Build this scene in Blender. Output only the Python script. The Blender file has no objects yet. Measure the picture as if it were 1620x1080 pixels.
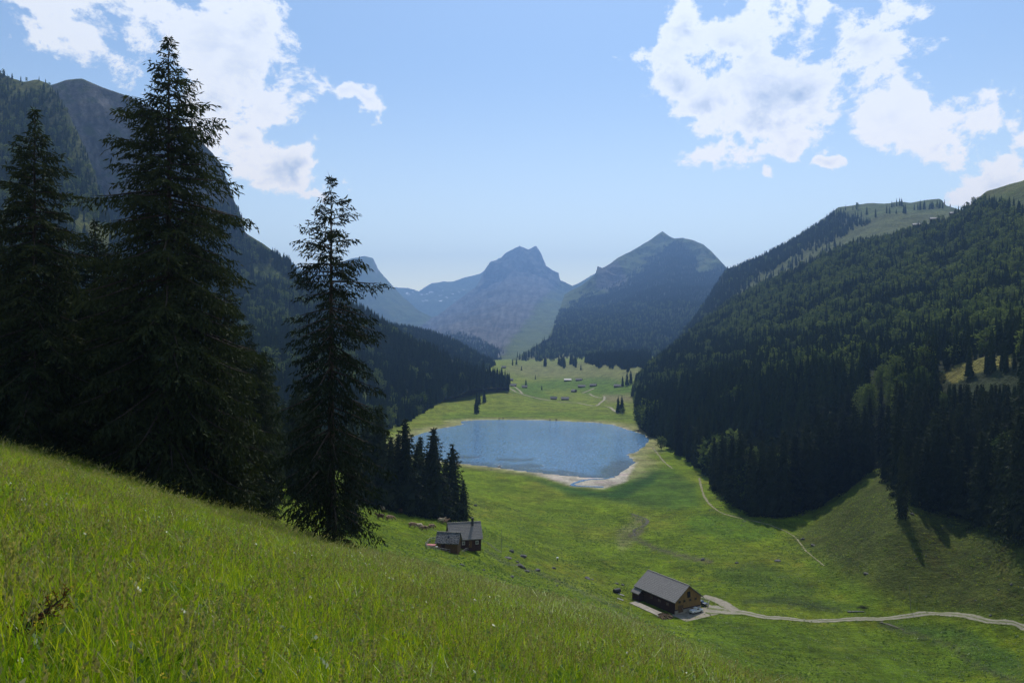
import bpy, bmesh, math, random
import numpy as np
from mathutils import Vector, Matrix
random.seed(7); np.random.seed(7)
R = math.radians
scene = bpy.context.scene
COL = scene.collection

# ------------------------------------------------------------------ camera
FPX = 1260.0                      # focal length in pixels of a 1620 px wide frame = 28 mm on 36 mm
cam_data = bpy.data.cameras.new('camera')
cam_data.lens = 28.0; cam_data.sensor_width = 36.0
cam_data.clip_start = 0.1; cam_data.clip_end = 60000
cam = bpy.data.objects.new('camera', cam_data); COL.objects.link(cam)
cam.location = (0, 0, 0); cam.rotation_euler = (R(90), 0, 0)
scene.camera = cam

# ------------------------------------------------------------------ sun, exposure
SUN_EL, SUN_AZ = R(56), R(11)      # ahead of the camera and a little to the right, high
sun_dir = Vector((math.sin(SUN_AZ)*math.cos(SUN_EL), math.cos(SUN_AZ)*math.cos(SUN_EL), math.sin(SUN_EL)))
sd = bpy.data.lights.new('sun', 'SUN'); sd.energy = 4.2; sd.angle = R(0.53); sd.color = (1.0, 0.955, 0.88)
sun = bpy.data.objects.new('sun', sd); COL.objects.link(sun)
sun.rotation_euler = (-sun_dir).to_track_quat('-Z', 'Y').to_euler()
sun.location = sun_dir*3000
scene.view_settings.view_transform = 'Standard'; scene.view_settings.look = 'None'
scene.view_settings.exposure = 0.0; scene.view_settings.gamma = 1.0
scene.view_settings.use_curve_mapping = False
scene.cycles.volume_bounces = 0
scene.cycles.max_bounces = 6; scene.cycles.diffuse_bounces = 2; scene.cycles.transmission_bounces = 3
scene.cycles.sample_clamp_indirect = 4.0

# ------------------------------------------------------------------ node helpers
class NT:
    def __init__(s, tree): s.t = tree; s.n = tree.nodes; s.l = tree.links
    def node(s, typ, **kw):
        n = s.n.new(typ)
        for k, v in kw.items(): setattr(n, k, v)
        return n
    def put(s, sock, v):
        if v is None: return
        if hasattr(v, 'is_output'): s.l.new(v, sock)
        else: sock.default_value = v
    def math(s, op, a, b=None, c=None, clamp=False):
        n = s.node('ShaderNodeMath', operation=op, use_clamp=clamp)
        for i, v in enumerate((a, b, c)): s.put(n.inputs[i], v)
        return n.outputs[0]
    def vmath(s, op, a, b=None):
        n = s.node('ShaderNodeVectorMath', operation=op)
        s.put(n.inputs[0], a); s.put(n.inputs[1], b)
        return n.outputs[0]
    def scale(s, v, k):
        n = s.node('ShaderNodeVectorMath', operation='SCALE'); s.put(n.inputs[0], v); s.put(n.inputs[3], k); return n.outputs[0]
    def noise(s, vec, scale, detail=4, rough=0.55, dist=0.0):
        n = s.node('ShaderNodeTexNoise'); s.put(n.inputs['Vector'], vec)
        n.inputs['Scale'].default_value = scale; n.inputs['Detail'].default_value = detail
        n.inputs['Roughness'].default_value = rough; n.inputs['Distortion'].default_value = dist
        return n.outputs['Fac']
    def smooth(s, v, a, b, lo=0.0, hi=1.0):
        n = s.node('ShaderNodeMapRange', interpolation_type='SMOOTHSTEP'); s.put(n.inputs[0], v)
        n.inputs[1].default_value = a; n.inputs[2].default_value = b; n.inputs[3].default_value = lo; n.inputs[4].default_value = hi
        return n.outputs[0]
    def mix(s, f, a, b, mode='MIX'):
        n = s.node('ShaderNodeMix', data_type='RGBA', blend_type=mode)
        s.put(n.inputs[0], f); s.put(n.inputs[6], a); s.put(n.inputs[7], b)
        return n.outputs[2]
def c4(c): return (c[0], c[1], c[2], 1.0)

# ------------------------------------------------------------------ world: daylight sky with cumulus
world = bpy.data.worlds.new('World'); scene.world = world; world.use_nodes = True
W = NT(world.node_tree); W.n.clear()
SKY_STRENGTH = 0.13
sky = W.node('ShaderNodeTexSky', sky_type='NISHITA')
sky.sun_disc = False; sky.sun_elevation = SUN_EL; sky.sun_rotation = SUN_AZ
sky.altitude = 1300; sky.air_density = 1.0; sky.dust_density = 0.7; sky.ozone_density = 1.6
tc = W.node('ShaderNodeTexCoord')
D = tc.outputs['Generated']
sep = W.node('ShaderNodeSeparateXYZ'); W.put(sep.inputs[0], D)
dx, dy, dz = sep.outputs
az = W.math('ARCTAN2', dx, dy)
el = W.math('ARCSINE', dz)
def pix_ang(px, py):
    x, y, z = (px-810)/FPX, 1.0, -(py-540)/FPX
    l = math.sqrt(x*x+y*y+z*z)
    return math.atan2(x, y), math.asin(z/l)
# cumulus banks: centre and half size in degrees-like frame units
CLOUDS = [(150, 0, 175, 62), (300, 55, 150, 75), (395, 95, 100, 80), (345, 165, 60, 85), (390, 215, 55, 60), (450, 270, 85, 40), (110, 40, 110, 50),
          (500, 305, 45, 22), (556, 160, 44, 24), (420, 140, 80, 60),
          (1195, 60, 90, 85), (1092, 62, 60, 58), (1065, 130, 55, 34), (1290, 130, 170, 95), (1380, 60, 75, 62), (1250, 190, 150, 70), (1430, 150, 62, 62),
          (1120, 178, 68, 46), (1125, 256, 66, 30), (1215, 275, 24, 12), (1250, 230, 80, 26), (1390, 180, 80, 60),
          (1470, 235, 85, 40), (1545, 210, 80, 52), (1600, 240, 80, 50), (1560, 280, 66, 36), (1660, 200, 120, 80), (1320, 270, 22, 10)]
warp = W.node('ShaderNodeTexNoise'); W.put(warp.inputs['Vector'], D); warp.inputs['Scale'].default_value = 16; warp.inputs['Detail'].default_value = 3
wv = W.vmath('SUBTRACT', warp.outputs['Color'], (0.5, 0.5, 0.5))
wsep = W.node('ShaderNodeSeparateXYZ'); W.put(wsep.inputs[0], wv)
azw = W.math('MULTIPLY_ADD', wsep.outputs[0], 0.11, az)
elw = W.math('MULTIPLY_ADD', wsep.outputs[2], 0.09, el)
def cloud_mask(azs, els):
    m = None
    for (px, py, rx, ry) in CLOUDS:
        a, e = pix_ang(px, py); ra = rx/FPX*math.cos(a)**2; re = ry/FPX*math.cos(a)
        qx = W.math('MULTIPLY_ADD', azs, 1/ra, -a/ra); qy = W.math('MULTIPLY_ADD', els, 1/re, -e/re)
        r2 = W.math('MULTIPLY_ADD', qx, qx, W.math('MULTIPLY', qy, qy))
        v = W.math('SUBTRACT', 1.0, W.math('SQRT', r2))
        m = v if m is None else W.math('SMOOTH_MAX', m, v, 0.25)
    return W.math('MAXIMUM', m, -2.0)
# the same broken cumulus goes on all round the sky
behind = W.smooth(dy, 0.75, 0.2)
other = W.math('MULTIPLY_ADD', W.noise(D, 2.6, 3, 0.5), 7.0, -4.1)
other = W.math('MULTIPLY_ADD', W.math('SUBTRACT', 1.0, behind), -3.0, other)
mask = W.math('MAXIMUM', cloud_mask(azw, elw), other)
squash = W.vmath('MULTIPLY', D, (1, 1, 1.35))
def fbm(vec):
    return W.noise(vec, 12, 10, 0.66, 0.2)
n0 = fbm(squash)
n1 = W.noise(W.vmath('ADD', squash, (0.0, 0.004, 0.020)), 12, 4, 0.62, 0.2)
n2 = W.noise(squash, 5.5, 3, 0.5)
dens = W.math('ADD', W.math('MULTIPLY', mask, 1.05), W.math('MULTIPLY_ADD', n0, 4.9, -2.47))
cover = W.smooth(dens, 0.0, 0.44)
lit = W.math('MULTIPLY_ADD', W.math('SUBTRACT', n0, n1), 5.5, 0.62, clamp=True)
thick = W.smooth(dens, 0.55, 1.6)
shade = W.math('MULTIPLY', W.math('MULTIPLY', thick, W.smooth(n2, 0.33, 0.56)), W.math('SUBTRACT', 1.38, lit), clamp=True)
ccol = W.mix(shade, (8.8, 8.7, 8.5, 1), (3.5, 4.2, 5.5, 1))
haze_sky = W.mix(W.smooth(el, 0.36, -0.02, 0.0, 1.0), (1.30, 1.24, 1.11, 1), (3.3, 2.45, 1.5, 1))
skyc = W.mix(1.0, sky.outputs[0], haze_sky, 'MULTIPLY')
ccol = W.mix(1.0, ccol, W.mix(W.smooth(el, 0.36, -0.02), (1.02, 1.02, 1.0, 1), (2.1, 1.75, 1.26, 1)), 'MULTIPLY')
final = W.mix(W.math('MULTIPLY', cover, 0.97), skyc, ccol)
bg = W.node('ShaderNodeBackground'); W.put(bg.inputs[0], final); bg.inputs[1].default_value = SKY_STRENGTH
wo = W.node('ShaderNodeOutputWorld'); W.l.new(bg.outputs[0], wo.inputs[0])
world.cycles.sampling_method = 'NONE'

# ------------------------------------------------------------------ numeric helpers
def px2w(px, py, y):
    px = np.asarray(px, float); py = np.asarray(py, float); y = np.asarray(y, float)
    return np.stack([(px-810)/FPX*y, y+0*px, -(py-540)/FPX*y], -1)
def w2px(P):
    return P[..., 0]/P[..., 1]*FPX+810, 540-P[..., 2]/P[..., 1]*FPX
_perm = np.random.RandomState(3).permutation(4096)
_grad = np.random.RandomState(4).normal(size=(4096, 3)); _grad /= np.linalg.norm(_grad, axis=1)[:, None]
def pnoise(x, y, z=0.0):
    x, y, z = np.broadcast_arrays(np.asarray(x, float), np.asarray(y, float), np.asarray(z, float))
    xi, yi, zi = np.floor(x).astype(int), np.floor(y).astype(int), np.floor(z).astype(int)
    xf, yf, zf = x-xi, y-yi, z-zi
    f = lambda t: t*t*t*(t*(t*6-15)+10)
    u, v, w = f(xf), f(yf), f(zf)
    def g(a, b, c):
        h = _perm[(_perm[(_perm[(xi+a) & 4095]+yi+b) & 4095]+zi+c) & 4095]
        G = _grad[h]
        return G[..., 0]*(xf-a)+G[..., 1]*(yf-b)+G[..., 2]*(zf-c)
    L = lambda a, b, t: a+(b-a)*t
    return L(L(L(g(0,0,0), g(1,0,0), u), L(g(0,1,0), g(1,1,0), u), v), L(L(g(0,0,1), g(1,0,1), u), L(g(0,1,1), g(1,1,1), u), v), w)*1.6
def fbmn(x, y, z=0.0, octv=5, gain=0.5, ridged=False):
    s = 0; a = 1; f = 1; tot = 0
    for o in range(octv):
        n = pnoise(x*f+o*17.3, y*f-o*9.1, np.asarray(z)*f+o*3.7)
        if ridged: n = 1-2*np.abs(n)
        s = s+a*n; tot += a; a *= gain; f *= 2.03
    return s/tot
def sstep(a, b, x):
    t = np.clip((x-a)/(b-a), 0, 1); return t*t*(3-2*t)
def inpoly(px, py, poly):
    r = np.zeros(np.shape(px), bool); n = len(poly)
    for i in range(n):
        x0, y0 = poly[i]; x1, y1 = poly[(i+1) % n]
        if y0 == y1: continue
        c = ((y0 > py) != (y1 > py)) & (px < (x1-x0)*(py-y0)/(y1-y0)+x0)
        r ^= c
    return r
def polydist(px, py, poly, closed=True):
    d = np.full(np.shape(px), 1e9)
    n = len(poly)
    for i in range(n if closed else n-1):
        x0, y0 = poly[i]; x1, y1 = poly[(i+1) % n]
        ex, ey = x1-x0, y1-y0; L2 = ex*ex+ey*ey+1e-9
        t = np.clip(((px-x0)*ex+(py-y0)*ey)/L2, 0, 1)
        d = np.minimum(d, np.hypot(px-x0-t*ex, py-y0-t*ey))
    return d
def softpoly(px, py, poly, w):
    d = polydist(px, py, poly); ins = inpoly(px, py, poly)
    return sstep(-w, w, np.where(ins, d, -d))

# ------------------------------------------------------------------ mesh helpers
def mesh_np(name, V, F, mat=None, smooth=False, cols=None):
    V = np.asarray(V, np.float32); F = np.asarray(F, np.int32)
    me = bpy.data.meshes.new(name)
    k = F.shape[1]
    me.vertices.add(len(V)); me.vertices.foreach_set('co', V.ravel())
    me.loops.add(F.size); me.loops.foreach_set('vertex_index', F.ravel())
    me.polygons.add(len(F)); me.polygons.foreach_set('loop_start', np.arange(0, F.size, k, dtype=np.int32))
    me.polygons.foreach_set('loop_total', np.full(len(F), k, np.int32))
    me.polygons.foreach_set('use_smooth', np.full(len(F), smooth, bool))
    me.update(calc_edges=True); me.validate()
    if mat: me.materials.append(mat)
    if cols is not None:
        for cn, arr in cols.items():
            arr = np.asarray(arr, np.float32)
            if arr.ndim == 1:
                at = me.attributes.new(cn, 'FLOAT', 'POINT'); at.data.foreach_set('value', arr)
            else:
                if arr.shape[1] == 3: arr = np.concatenate([arr, np.ones((len(arr), 1), np.float32)], 1)
                at = me.attributes.new(cn, 'FLOAT_COLOR', 'POINT'); at.data.foreach_set('color', arr.ravel())
    return me
def link(name, me, parent=None, label=None, cat=None, group=None, kind=None):
    o = bpy.data.objects.new(name, me); COL.objects.link(o)
    if parent is not None: o.parent = parent
    if label: o['label'] = label
    if cat: o['category'] = cat
    if group: o['group'] = group
    if kind: o['kind'] = kind
    return o
def empty(name, loc, rz=0.0, label=None, cat=None, group=None):
    o = link(name, None, None, label, cat, group); o.empty_display_size = 0.3
    o.location = loc; o.rotation_euler = (0, 0, rz); return o
def grid_faces(nr, nc):
    i = np.arange(nr-1)[:, None]*nc+np.arange(nc-1)[None, :]
    return np.stack([i, i+1, i+nc+1, i+nc], -1).reshape(-1, 4)
class MB:
    """collects simple solids, built as one mesh"""
    def __init__(s): s.v = []; s.f = []
    def add(s, V, F):
        o = len(s.v); s.v += [tuple(p) for p in V]; s.f += [tuple(i+o for i in q) for q in F]; return s
    def box(s, c, d, rz=0, M=None):
        x, y, z = d[0]/2, d[1]/2, d[2]/2
        V = [Vector(p) for p in ((-x,-y,-z),(x,-y,-z),(x,y,-z),(-x,y,-z),(-x,-y,z),(x,-y,z),(x,y,z),(-x,y,z))]
        if M is None: M = Matrix.Rotation(rz, 4, 'Z')
        V = [M @ p + Vector(c) for p in V]
        return s.add(V, [(3,2,1,0),(4,5,6,7),(0,1,5,4),(1,2,6,5),(2,3,7,6),(3,0,4,7)])
    def tube(s, pts, rad, n=6, cap=True):
        pts = [Vector(p) for p in pts]; rings = []
        for i, p in enumerate(pts):
            t = (pts[min(i+1, len(pts)-1)]-pts[max(i-1, 0)]).normalized()
            a = t.cross(Vector((0, 0, 1)) if abs(t.z) < .9 else Vector((1, 0, 0))).normalized(); b = t.cross(a)
            r = rad[i] if hasattr(rad, '__len__') else rad
            rings.append([p+(a*math.cos(2*math.pi*k/n)+b*math.sin(2*math.pi*k/n))*r for k in range(n)])
        V = [q for r_ in rings for q in r_]; F = []
        for i in range(len(pts)-1):
            for k in range(n): F.append((i*n+k, i*n+(k+1) % n, (i+1)*n+(k+1) % n, (i+1)*n+k))
        if cap: F.append(tuple(range(n))[::-1]); F.append(tuple((len(pts)-1)*n+k for k in range(n)))
        return s.add(V, F)
    def prism(s, poly, axis, a, b):
        """poly of 2D points extruded along an axis from a to b (axis 'x': poly is y,z; 'y': poly is x,z)"""
        n = len(poly)
        mk = (lambda p, t: (t, p[0], p[1])) if axis == 'x' else (lambda p, t: (p[0], t, p[1]))
        V = [mk(p, a) for p in poly]+[mk(p, b) for p in poly]
        F = [tuple(range(n))[::-1], tuple(range(n, 2*n))]+[(i, (i+1) % n, n+(i+1) % n, n+i) for i in range(n)]
        return s.add(V, F)
    def mesh(s, name, mat, bevel=0.0):
        me = bpy.data.meshes.new(name); me.from_pydata([tuple(p) for p in s.v], [], s.f)
        bm = bmesh.new(); bm.from_mesh(me); bmesh.ops.recalc_face_normals(bm, faces=bm.faces)
        if bevel: bmesh.ops.bevel(bm, geom=list(bm.edges), offset=bevel, segments=2, affect='EDGES', profile=.7)
        bm.to_mesh(me); bm.free(); me.update()
        if mat: me.materials.append(mat)
        return me
    def build(s, name, mat, parent=None, bevel=0.0, **kw): return link(name, s.mesh(name, mat, bevel), parent, **kw)

# ------------------------------------------------------------------ materials
def new_mat(name):
    m = bpy.data.materials.new(name); m.use_nodes = True
    t = NT(m.node_tree); t.n.clear()
    out = t.node('ShaderNodeOutputMaterial')
    return m, t, out
def simple_mat(name, col, rough=0.8, var=0.25, scale=3.0, col2=None, bump=0.0, spec=0.3, metallic=0.0, stretch=(1, 1, 1)):
    m, t, out = new_mat(name)
    tcn = t.node('ShaderNodeTexCoord'); vec = t.vmath('MULTIPLY', tcn.outputs['Object'], stretch)
    n = t.noise(vec, scale, 6, 0.6)
    c2 = col2 or tuple(max(0, c*(1-var*1.6)) for c in col); c1 = col if col2 else tuple(min(1, c*(1+var*.6)) for c in col)
    cc = t.mix(t.smooth(n, 0.3, 0.7), c4(c1), c4(c2))
    b = t.node('ShaderNodeBsdfPrincipled'); t.put(b.inputs['Base Color'], cc); b.inputs['Roughness'].default_value = rough
    b.inputs['Metallic'].default_value = metallic; b.inputs['Specular IOR Level'].default_value = spec
    if bump:
        bn = t.node('ShaderNodeBump'); bn.inputs['Strength'].default_value = 1; bn.inputs['Distance'].default_value = bump
        t.put(bn.inputs['Height'], n); t.put(b.inputs['Normal'], bn.outputs[0])
    t.l.new(b.outputs[0], out.inputs[0]); return m
def leaf_mat(name, cols, trans=0.35, rough=0.6, tipcol=None, gloss=0.0):
    """foliage: reflected and transmitted light, a random tint for each instance"""
    m, t, out = new_mat(name)
    oi = t.node('ShaderNodeObjectInfo'); g = t.node('ShaderNodeNewGeometry')
    ramp = t.node('ShaderNodeValToRGB'); ramp.color_ramp.interpolation = 'LINEAR'
    el_ = ramp.color_ramp.elements
    for i, c in enumerate(cols):
        p = i/(len(cols)-1)
        if i == 0: e = el_[0]
        elif i == 1: e = el_[1]
        else: e = el_.new(p)
        e.position = p; e.color = c4(c)
    rnd = t.math('FRACT', t.math('ADD', t.math('MULTIPLY', g.outputs['Random Per Island'], 0.6), t.math('MULTIPLY', oi.outputs['Random'], 0.75)))
    rnd = t.math('PINGPONG', t.math('ADD', t.math('MULTIPLY', g.outputs['Random Per Island'], 0.55), oi.outputs['Random']), 1.0)
    t.put(ramp.inputs[0], rnd)
    col = ramp.outputs[0]
    if tipcol is not None:
        at = t.node('ShaderNodeAttribute', attribute_name='tip')
        col = t.mix(at.outputs['Fac'], col, c4(tipcol))
    d = t.node('ShaderNodeBsdfDiffuse'); t.put(d.inputs[0], col)
    tr = t.node('ShaderNodeBsdfTranslucent'); t.put(tr.inputs[0], t.mix(1.0, col, (1.25, 1.2, 0.55, 1), 'MULTIPLY'))
    mx = t.node('ShaderNodeMixShader'); mx.inputs[0].default_value = trans
    t.l.new(d.outputs[0], mx.inputs[1]); t.l.new(tr.outputs[0], mx.inputs[2])
    last = mx
    if gloss:
        gl = t.node('ShaderNodeBsdfGlossy'); gl.inputs['Roughness'].default_value = rough; gl.inputs[0].default_value = (1, 1, 1, 1)
        m2 = t.node('ShaderNodeMixShader'); m2.inputs[0].default_value = gloss
        t.l.new(mx.outputs[0], m2.inputs[1]); t.l.new(gl.outputs[0], m2.inputs[2]); last = m2
    t.l.new(last.outputs[0], out.inputs[0]); return m
def terrain_mat(name, scale=0.05, bump=1.0, fine=1.2, amt=0.35, grassy=False):
    """ground colour comes from the surface colour stored on the mesh, broken up by fine noise"""
    m, t, out = new_mat(name)
    at = t.node('ShaderNodeAttribute', attribute_name='ground'); geo = t.node('ShaderNodeNewGeometry')
    P = geo.outputs['Position']
    n1 = t.noise(P, scale, 8, 0.65); n2 = t.noise(P, fine, 5, 0.7)
    if grassy:
        n3 = t.noise(t.vmath('MULTIPLY', P, (1.0, 0.5, 1.0)), 0.32, 7, 0.8)
        n2 = t.math('ADD', t.math('MULTIPLY', n2, 0.45), t.math('MULTIPLY', n3, 0.55))
    if grassy:   # cattle treads along the slope
        n1 = t.math('ADD', t.math('MULTIPLY', n1, .6), t.math('MULTIPLY', t.noise(t.vmath('MULTIPLY', P, (0.10, 0.42, 0.9)), 1.0, 5, 0.65), .4))
    k = t.math('MULTIPLY', t.smooth(n1, 0.25, 0.75, 1-amt, 1+amt), t.smooth(n2, 0.25, 0.75, 1-amt, 1+amt))
    kk = t.node('ShaderNodeCombineXYZ'); t.put(kk.inputs[0], k); t.put(kk.inputs[1], k); t.put(kk.inputs[2], k)
    col = t.mix(1.0, at.outputs['Color'], kk.outputs[0], 'MULTIPLY')
    if grassy:   # dry yellowish tufts
        col = t.mix(t.smooth(t.noise(P, 0.09, 7, 0.7), 0.50, 0.70, 0, 0.7), col, t.mix(1.0, col, (1.45, 1.08, 1.5, 1), 'MULTIPLY'))
    b = t.node('ShaderNodeBsdfPrincipled'); t.put(b.inputs['Base Color'], col); b.inputs['Roughness'].default_value = 0.9; b.inputs['Specular IOR Level'].default_value = 0.1
    bn = t.node('ShaderNodeBump'); bn.inputs['Strength'].default_value = 1.0; bn.inputs['Distance'].default_value = bump
    t.put(bn.inputs['Height'], t.math('ADD', n2, t.math('MULTIPLY', n1, 2.0))); t.put(b.inputs['Normal'], bn.outputs[0])
    t.l.new(b.outputs[0], out.inputs[0]); return m

M = {}
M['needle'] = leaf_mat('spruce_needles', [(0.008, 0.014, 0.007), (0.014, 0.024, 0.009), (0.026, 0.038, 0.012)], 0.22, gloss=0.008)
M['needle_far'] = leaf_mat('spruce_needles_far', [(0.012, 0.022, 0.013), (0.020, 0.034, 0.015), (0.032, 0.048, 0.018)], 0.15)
M['beech'] = leaf_mat('beech_leaves', [(0.034, 0.058, 0.020), (0.058, 0.090, 0.030), (0.125, 0.165, 0.060)], 0.38)
M['bark'] = simple_mat('spruce_bark', (0.040, 0.033, 0.028), 0.9, 0.5, 3.0, bump=0.03, stretch=(3, 3, .6))
M['bark_pale'] = simple_mat('beech_bark', (0.16, 0.15, 0.13), 0.85, 0.4, 2.0)
M['grass'] = leaf_mat('meadow_grass', [(0.052, 0.130, 0.002), (0.125, 0.24, 0.004), (0.225, 0.345, 0.007), (0.37, 0.41, 0.022)], 0.57, 0.35, gloss=0.016)
M['straw'] = leaf_mat('grass_seed_heads', [(0.24, 0.25, 0.06), (0.15, 0.17, 0.03), (0.34, 0.32, 0.14)], 0.45, gloss=0.02)
M['weed'] = leaf_mat('broad_weed_leaves', [(0.05, 0.12, 0.006), (0.075, 0.15, 0.010)], 0.4, 0.4, gloss=0.04)
M['flower'] = leaf_mat('yellow_flowers', [(0.55, 0.40, 0.03), (0.6, 0.5, 0.08)], 0.3)
M['ground'] = terrain_mat('pasture', 0.06, 1.9, 1.0, 0.60, True)
M['hill'] = terrain_mat('mountain_side', 0.012, 6.0, 0.12, 0.34)
M['shingle'] = simple_mat('grey_shingle_roof', (0.235, 0.222, 0.21), 0.85, 0.35, 1.3, bump=0.03, stretch=(1.2, 6, 6))
M['oldshingle'] = simple_mat('mossy_shingle_roof', (0.17, 0.17, 0.175), 0.85, 0.6, 2.0, bump=0.05, stretch=(3, 1, 1))
M['redwood'] = simple_mat('dark_red_timber', (0.055, 0.024, 0.018), 0.85, 0.4, 2.0, stretch=(1, 1, 8))
M['brownwood'] = simple_mat('weathered_brown_timber', (0.13, 0.072, 0.028), 0.85, 0.35, 2.0, stretch=(8, 8, .6))
M['ochrewood'] = simple_mat('ochre_timber', (0.26, 0.15, 0.045), 0.85, 0.3, 2.0, stretch=(8, 8, .6))
M['greywood'] = simple_mat('grey_fence_wood', (0.30, 0.28, 0.25), 0.9, 0.4, 4.0)
M['concrete'] = simple_mat('pale_concrete', (0.33, 0.29, 0.235), 0.9, 0.2, 0.8, bump=0.01)
M['gravel'] = simple_mat('pale_gravel', (0.30, 0.265, 0.21), 0.95, 0.3, 2.5, bump=0.03)
M['trail'] = simple_mat('trodden_earth', (0.34, 0.29, 0.20), 0.95, 0.35, 0.6, bump=0.03)
M['white'] = simple_mat('white_paint', (0.75, 0.75, 0.73), 0.6, 0.08, 2.0)
M['glass'] = simple_mat('window_glass', (0.02, 0.025, 0.03), 0.08, 0.1, 1.0, spec=0.6)
M['dark'] = simple_mat('dark_opening', (0.015, 0.013, 0.012), 0.9, 0.2, 2.0)
M['metal'] = simple_mat('galvanised_metal', (0.45, 0.46, 0.47), 0.4, 0.15, 3.0, metallic=0.7)
M['soot'] = simple_mat('dark_chimney_metal', (0.035, 0.035, 0.038), 0.6, 0.3, 3.0)
M['rock'] = simple_mat('limestone_boulder', (0.135, 0.128, 0.115), 0.9, 0.45, 1.6, bump=0.15)
M['cowhide'] = simple_mat('brown_cow_hide', (0.30, 0.19, 0.12), 0.85, 0.35, 1.5)
M['cowdark'] = simple_mat('dark_brown_cow_hide', (0.10, 0.055, 0.035), 0.85, 0.35, 1.5)
M['cowpale'] = simple_mat('pale_fawn_cow_hide', (0.46, 0.37, 0.26), 0.85, 0.25, 1.5)
M['tyre'] = simple_mat('tyre_rubber', (0.02, 0.02, 0.02), 0.85, 0.2, 5.0)
M['carwhite'] = simple_mat('white_car_paint', (0.72, 0.73, 0.74), 0.35, 0.04, 1.0, spec=0.5)
M['cardark'] = simple_mat('dark_blue_car_paint', (0.03, 0.04, 0.06), 0.3, 0.1, 1.0, spec=0.6)
M['manure'] = simple_mat('brown_manure_straw', (0.13, 0.085, 0.045), 0.95, 0.5, 3.0, bump=0.1)
M['pinkcloth'] = simple_mat('faded_pink_cloth', (0.50, 0.20, 0.20), 0.9, 0.2, 3.0)
M['deadneedle'] = leaf_mat('dead_brown_needles', [(0.10, 0.035, 0.015), (0.15, 0.055, 0.02)], 0.3)
M['snow'] = simple_mat('old_snow', (0.78, 0.80, 0.83), 0.8, 0.08, 0.05)
M['roofpale'] = simple_mat('pale_metal_roof', (0.36, 0.36, 0.36), 0.5, 0.12, 0.7)
M['farwood'] = simple_mat('dark_hut_timber', (0.07, 0.05, 0.035), 0.9, 0.3, 1.0)

# ------------------------------------------------------------------ ground sheet
A_, B_, EYE = -0.254, -0.29, 1.65
ctrl = []                                           # (u, ln y, tangent of elevation + eye term)
def cp(px, py, y): ctrl.append(((px-810)/FPX, math.log(y), -(py-540)/FPX+EYE/y))
def cz(u, z, y): ctrl.append((u, math.log(y), z/y+EYE/y))
for u in (-1.25, -.95, -.64, -.4, -.2, 0, .15, .25, .4, .6, .85, 1.1):
    for y in (1.5, 4, 9, 18, 28): ctrl.append((u, math.log(y), A_*u+B_+.05*max(0, -.2-u)))
for u in (-1.0, -.8, -.64, -.4, -.2, 0, .12):
    for y in (42, 58): ctrl.append((u, math.log(y), A_*u+B_+.05*max(0, -.2-u)))
for p in [(525, 868, 64), (330, 793, 72), (100, 722, 74), (0, 690, 74), (-250, 612, 80), (650, 895, 68), (800, 936, 66), (950, 976, 66), (1020, 1003, 55),
          (650, 905, 110), (650, 884, 190), (650, 862, 225), (650, 838, 250), (640, 822, 275), (730, 866, 250), (700, 872, 236), (560, 870, 150), (560, 880, 100),
          (560, 845, 205), (590, 815, 255), (800, 925, 205), (800, 945, 120), (800, 905, 240), (800, 880, 270), (800, 850, 320), (800, 800, 420), (800, 760, 505),
          (720, 905, 180), (720, 915, 110), (760, 880, 245),
          (950, 990, 120), (950, 962, 208), (950, 940, 245), (950, 915, 285), (950, 880, 325), (950, 800, 435),
          (1050, 1026, 60), (1050, 1035, 110), (1050, 1010, 195), (1030, 985, 232),
          (1100, 1048, 45), (1100, 1058, 80), (1100, 1055, 130), (1100, 1020, 212), (1100, 1000, 232), (1060, 972, 252), (1110, 968, 254), (1030, 945, 268), (1100, 940, 272), (1100, 900, 305), (1100, 800, 425),
          (1220, 1106, 30), (1220, 1128, 45), (1220, 1145, 80), (1220, 1115, 150), (1220, 1075, 198), (1220, 1000, 236), (1220, 900, 302),
          (1400, 1170, 60), (1400, 1190, 100), (1400, 1080, 200), (1400, 1000, 240), (1400, 960, 262),
          (1620, 1250, 60), (1620, 1210, 110), (1620, 1085, 190), (1620, 1000, 232), (1500, 972, 250), (1480, 960, 258), (1500, 900, 276), (1500, 850, 293), (1430, 815, 302),
          (1620, 930, 246), (1620, 858, 258), (1800, 900, 225), (1800, 1000, 200), (1300, 900, 300), (1300, 860, 335), (1300, 822, 376), (1240, 822, 388), (1240, 785, 440), (1380, 740, 412), (1330, 782, 402),
          (1190, 816, 396), (1130, 776, 470), (1100, 737, 575), (1040, 698, 715), (1012, 671, 812),
          (1060, 720, 640), (1000, 660, 930), (980, 650, 1010), (900, 655, 985), (800, 655, 985), (740, 655, 985), (700, 660, 940),
          (750, 640, 1100), (850, 640, 1120), (950, 640, 1120), (760, 620, 1200), (850, 620, 1390), (950, 620, 1370), (1000, 622, 1300), (850, 600, 1650), (900, 600, 1650), (980, 600, 1500),
          (800, 590, 1750), (1000, 591, 1500), (850, 586, 1850), (920, 581, 1850), (960, 576, 1800), (800, 574, 1950), (850, 572, 2200), (780, 572, 2300),
          (700, 640, 1020), (690, 650, 960), (660, 672, 830), (650, 665, 865), (600, 690, 700), (585, 696, 690),
          (700, 762, 470), (650, 762, 450), (560, 762, 420), (700, 802, 360), (620, 803, 292), (560, 797, 260), (500, 797, 200), (440, 803, 130), (440, 832, 95), (400, 795, 150),
          (200, 770, 200), (0, 745, 200), (-250, 700, 200), (300, 790, 120), (100, 752, 120), (-250, 690, 120)]: cp(*p)
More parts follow.
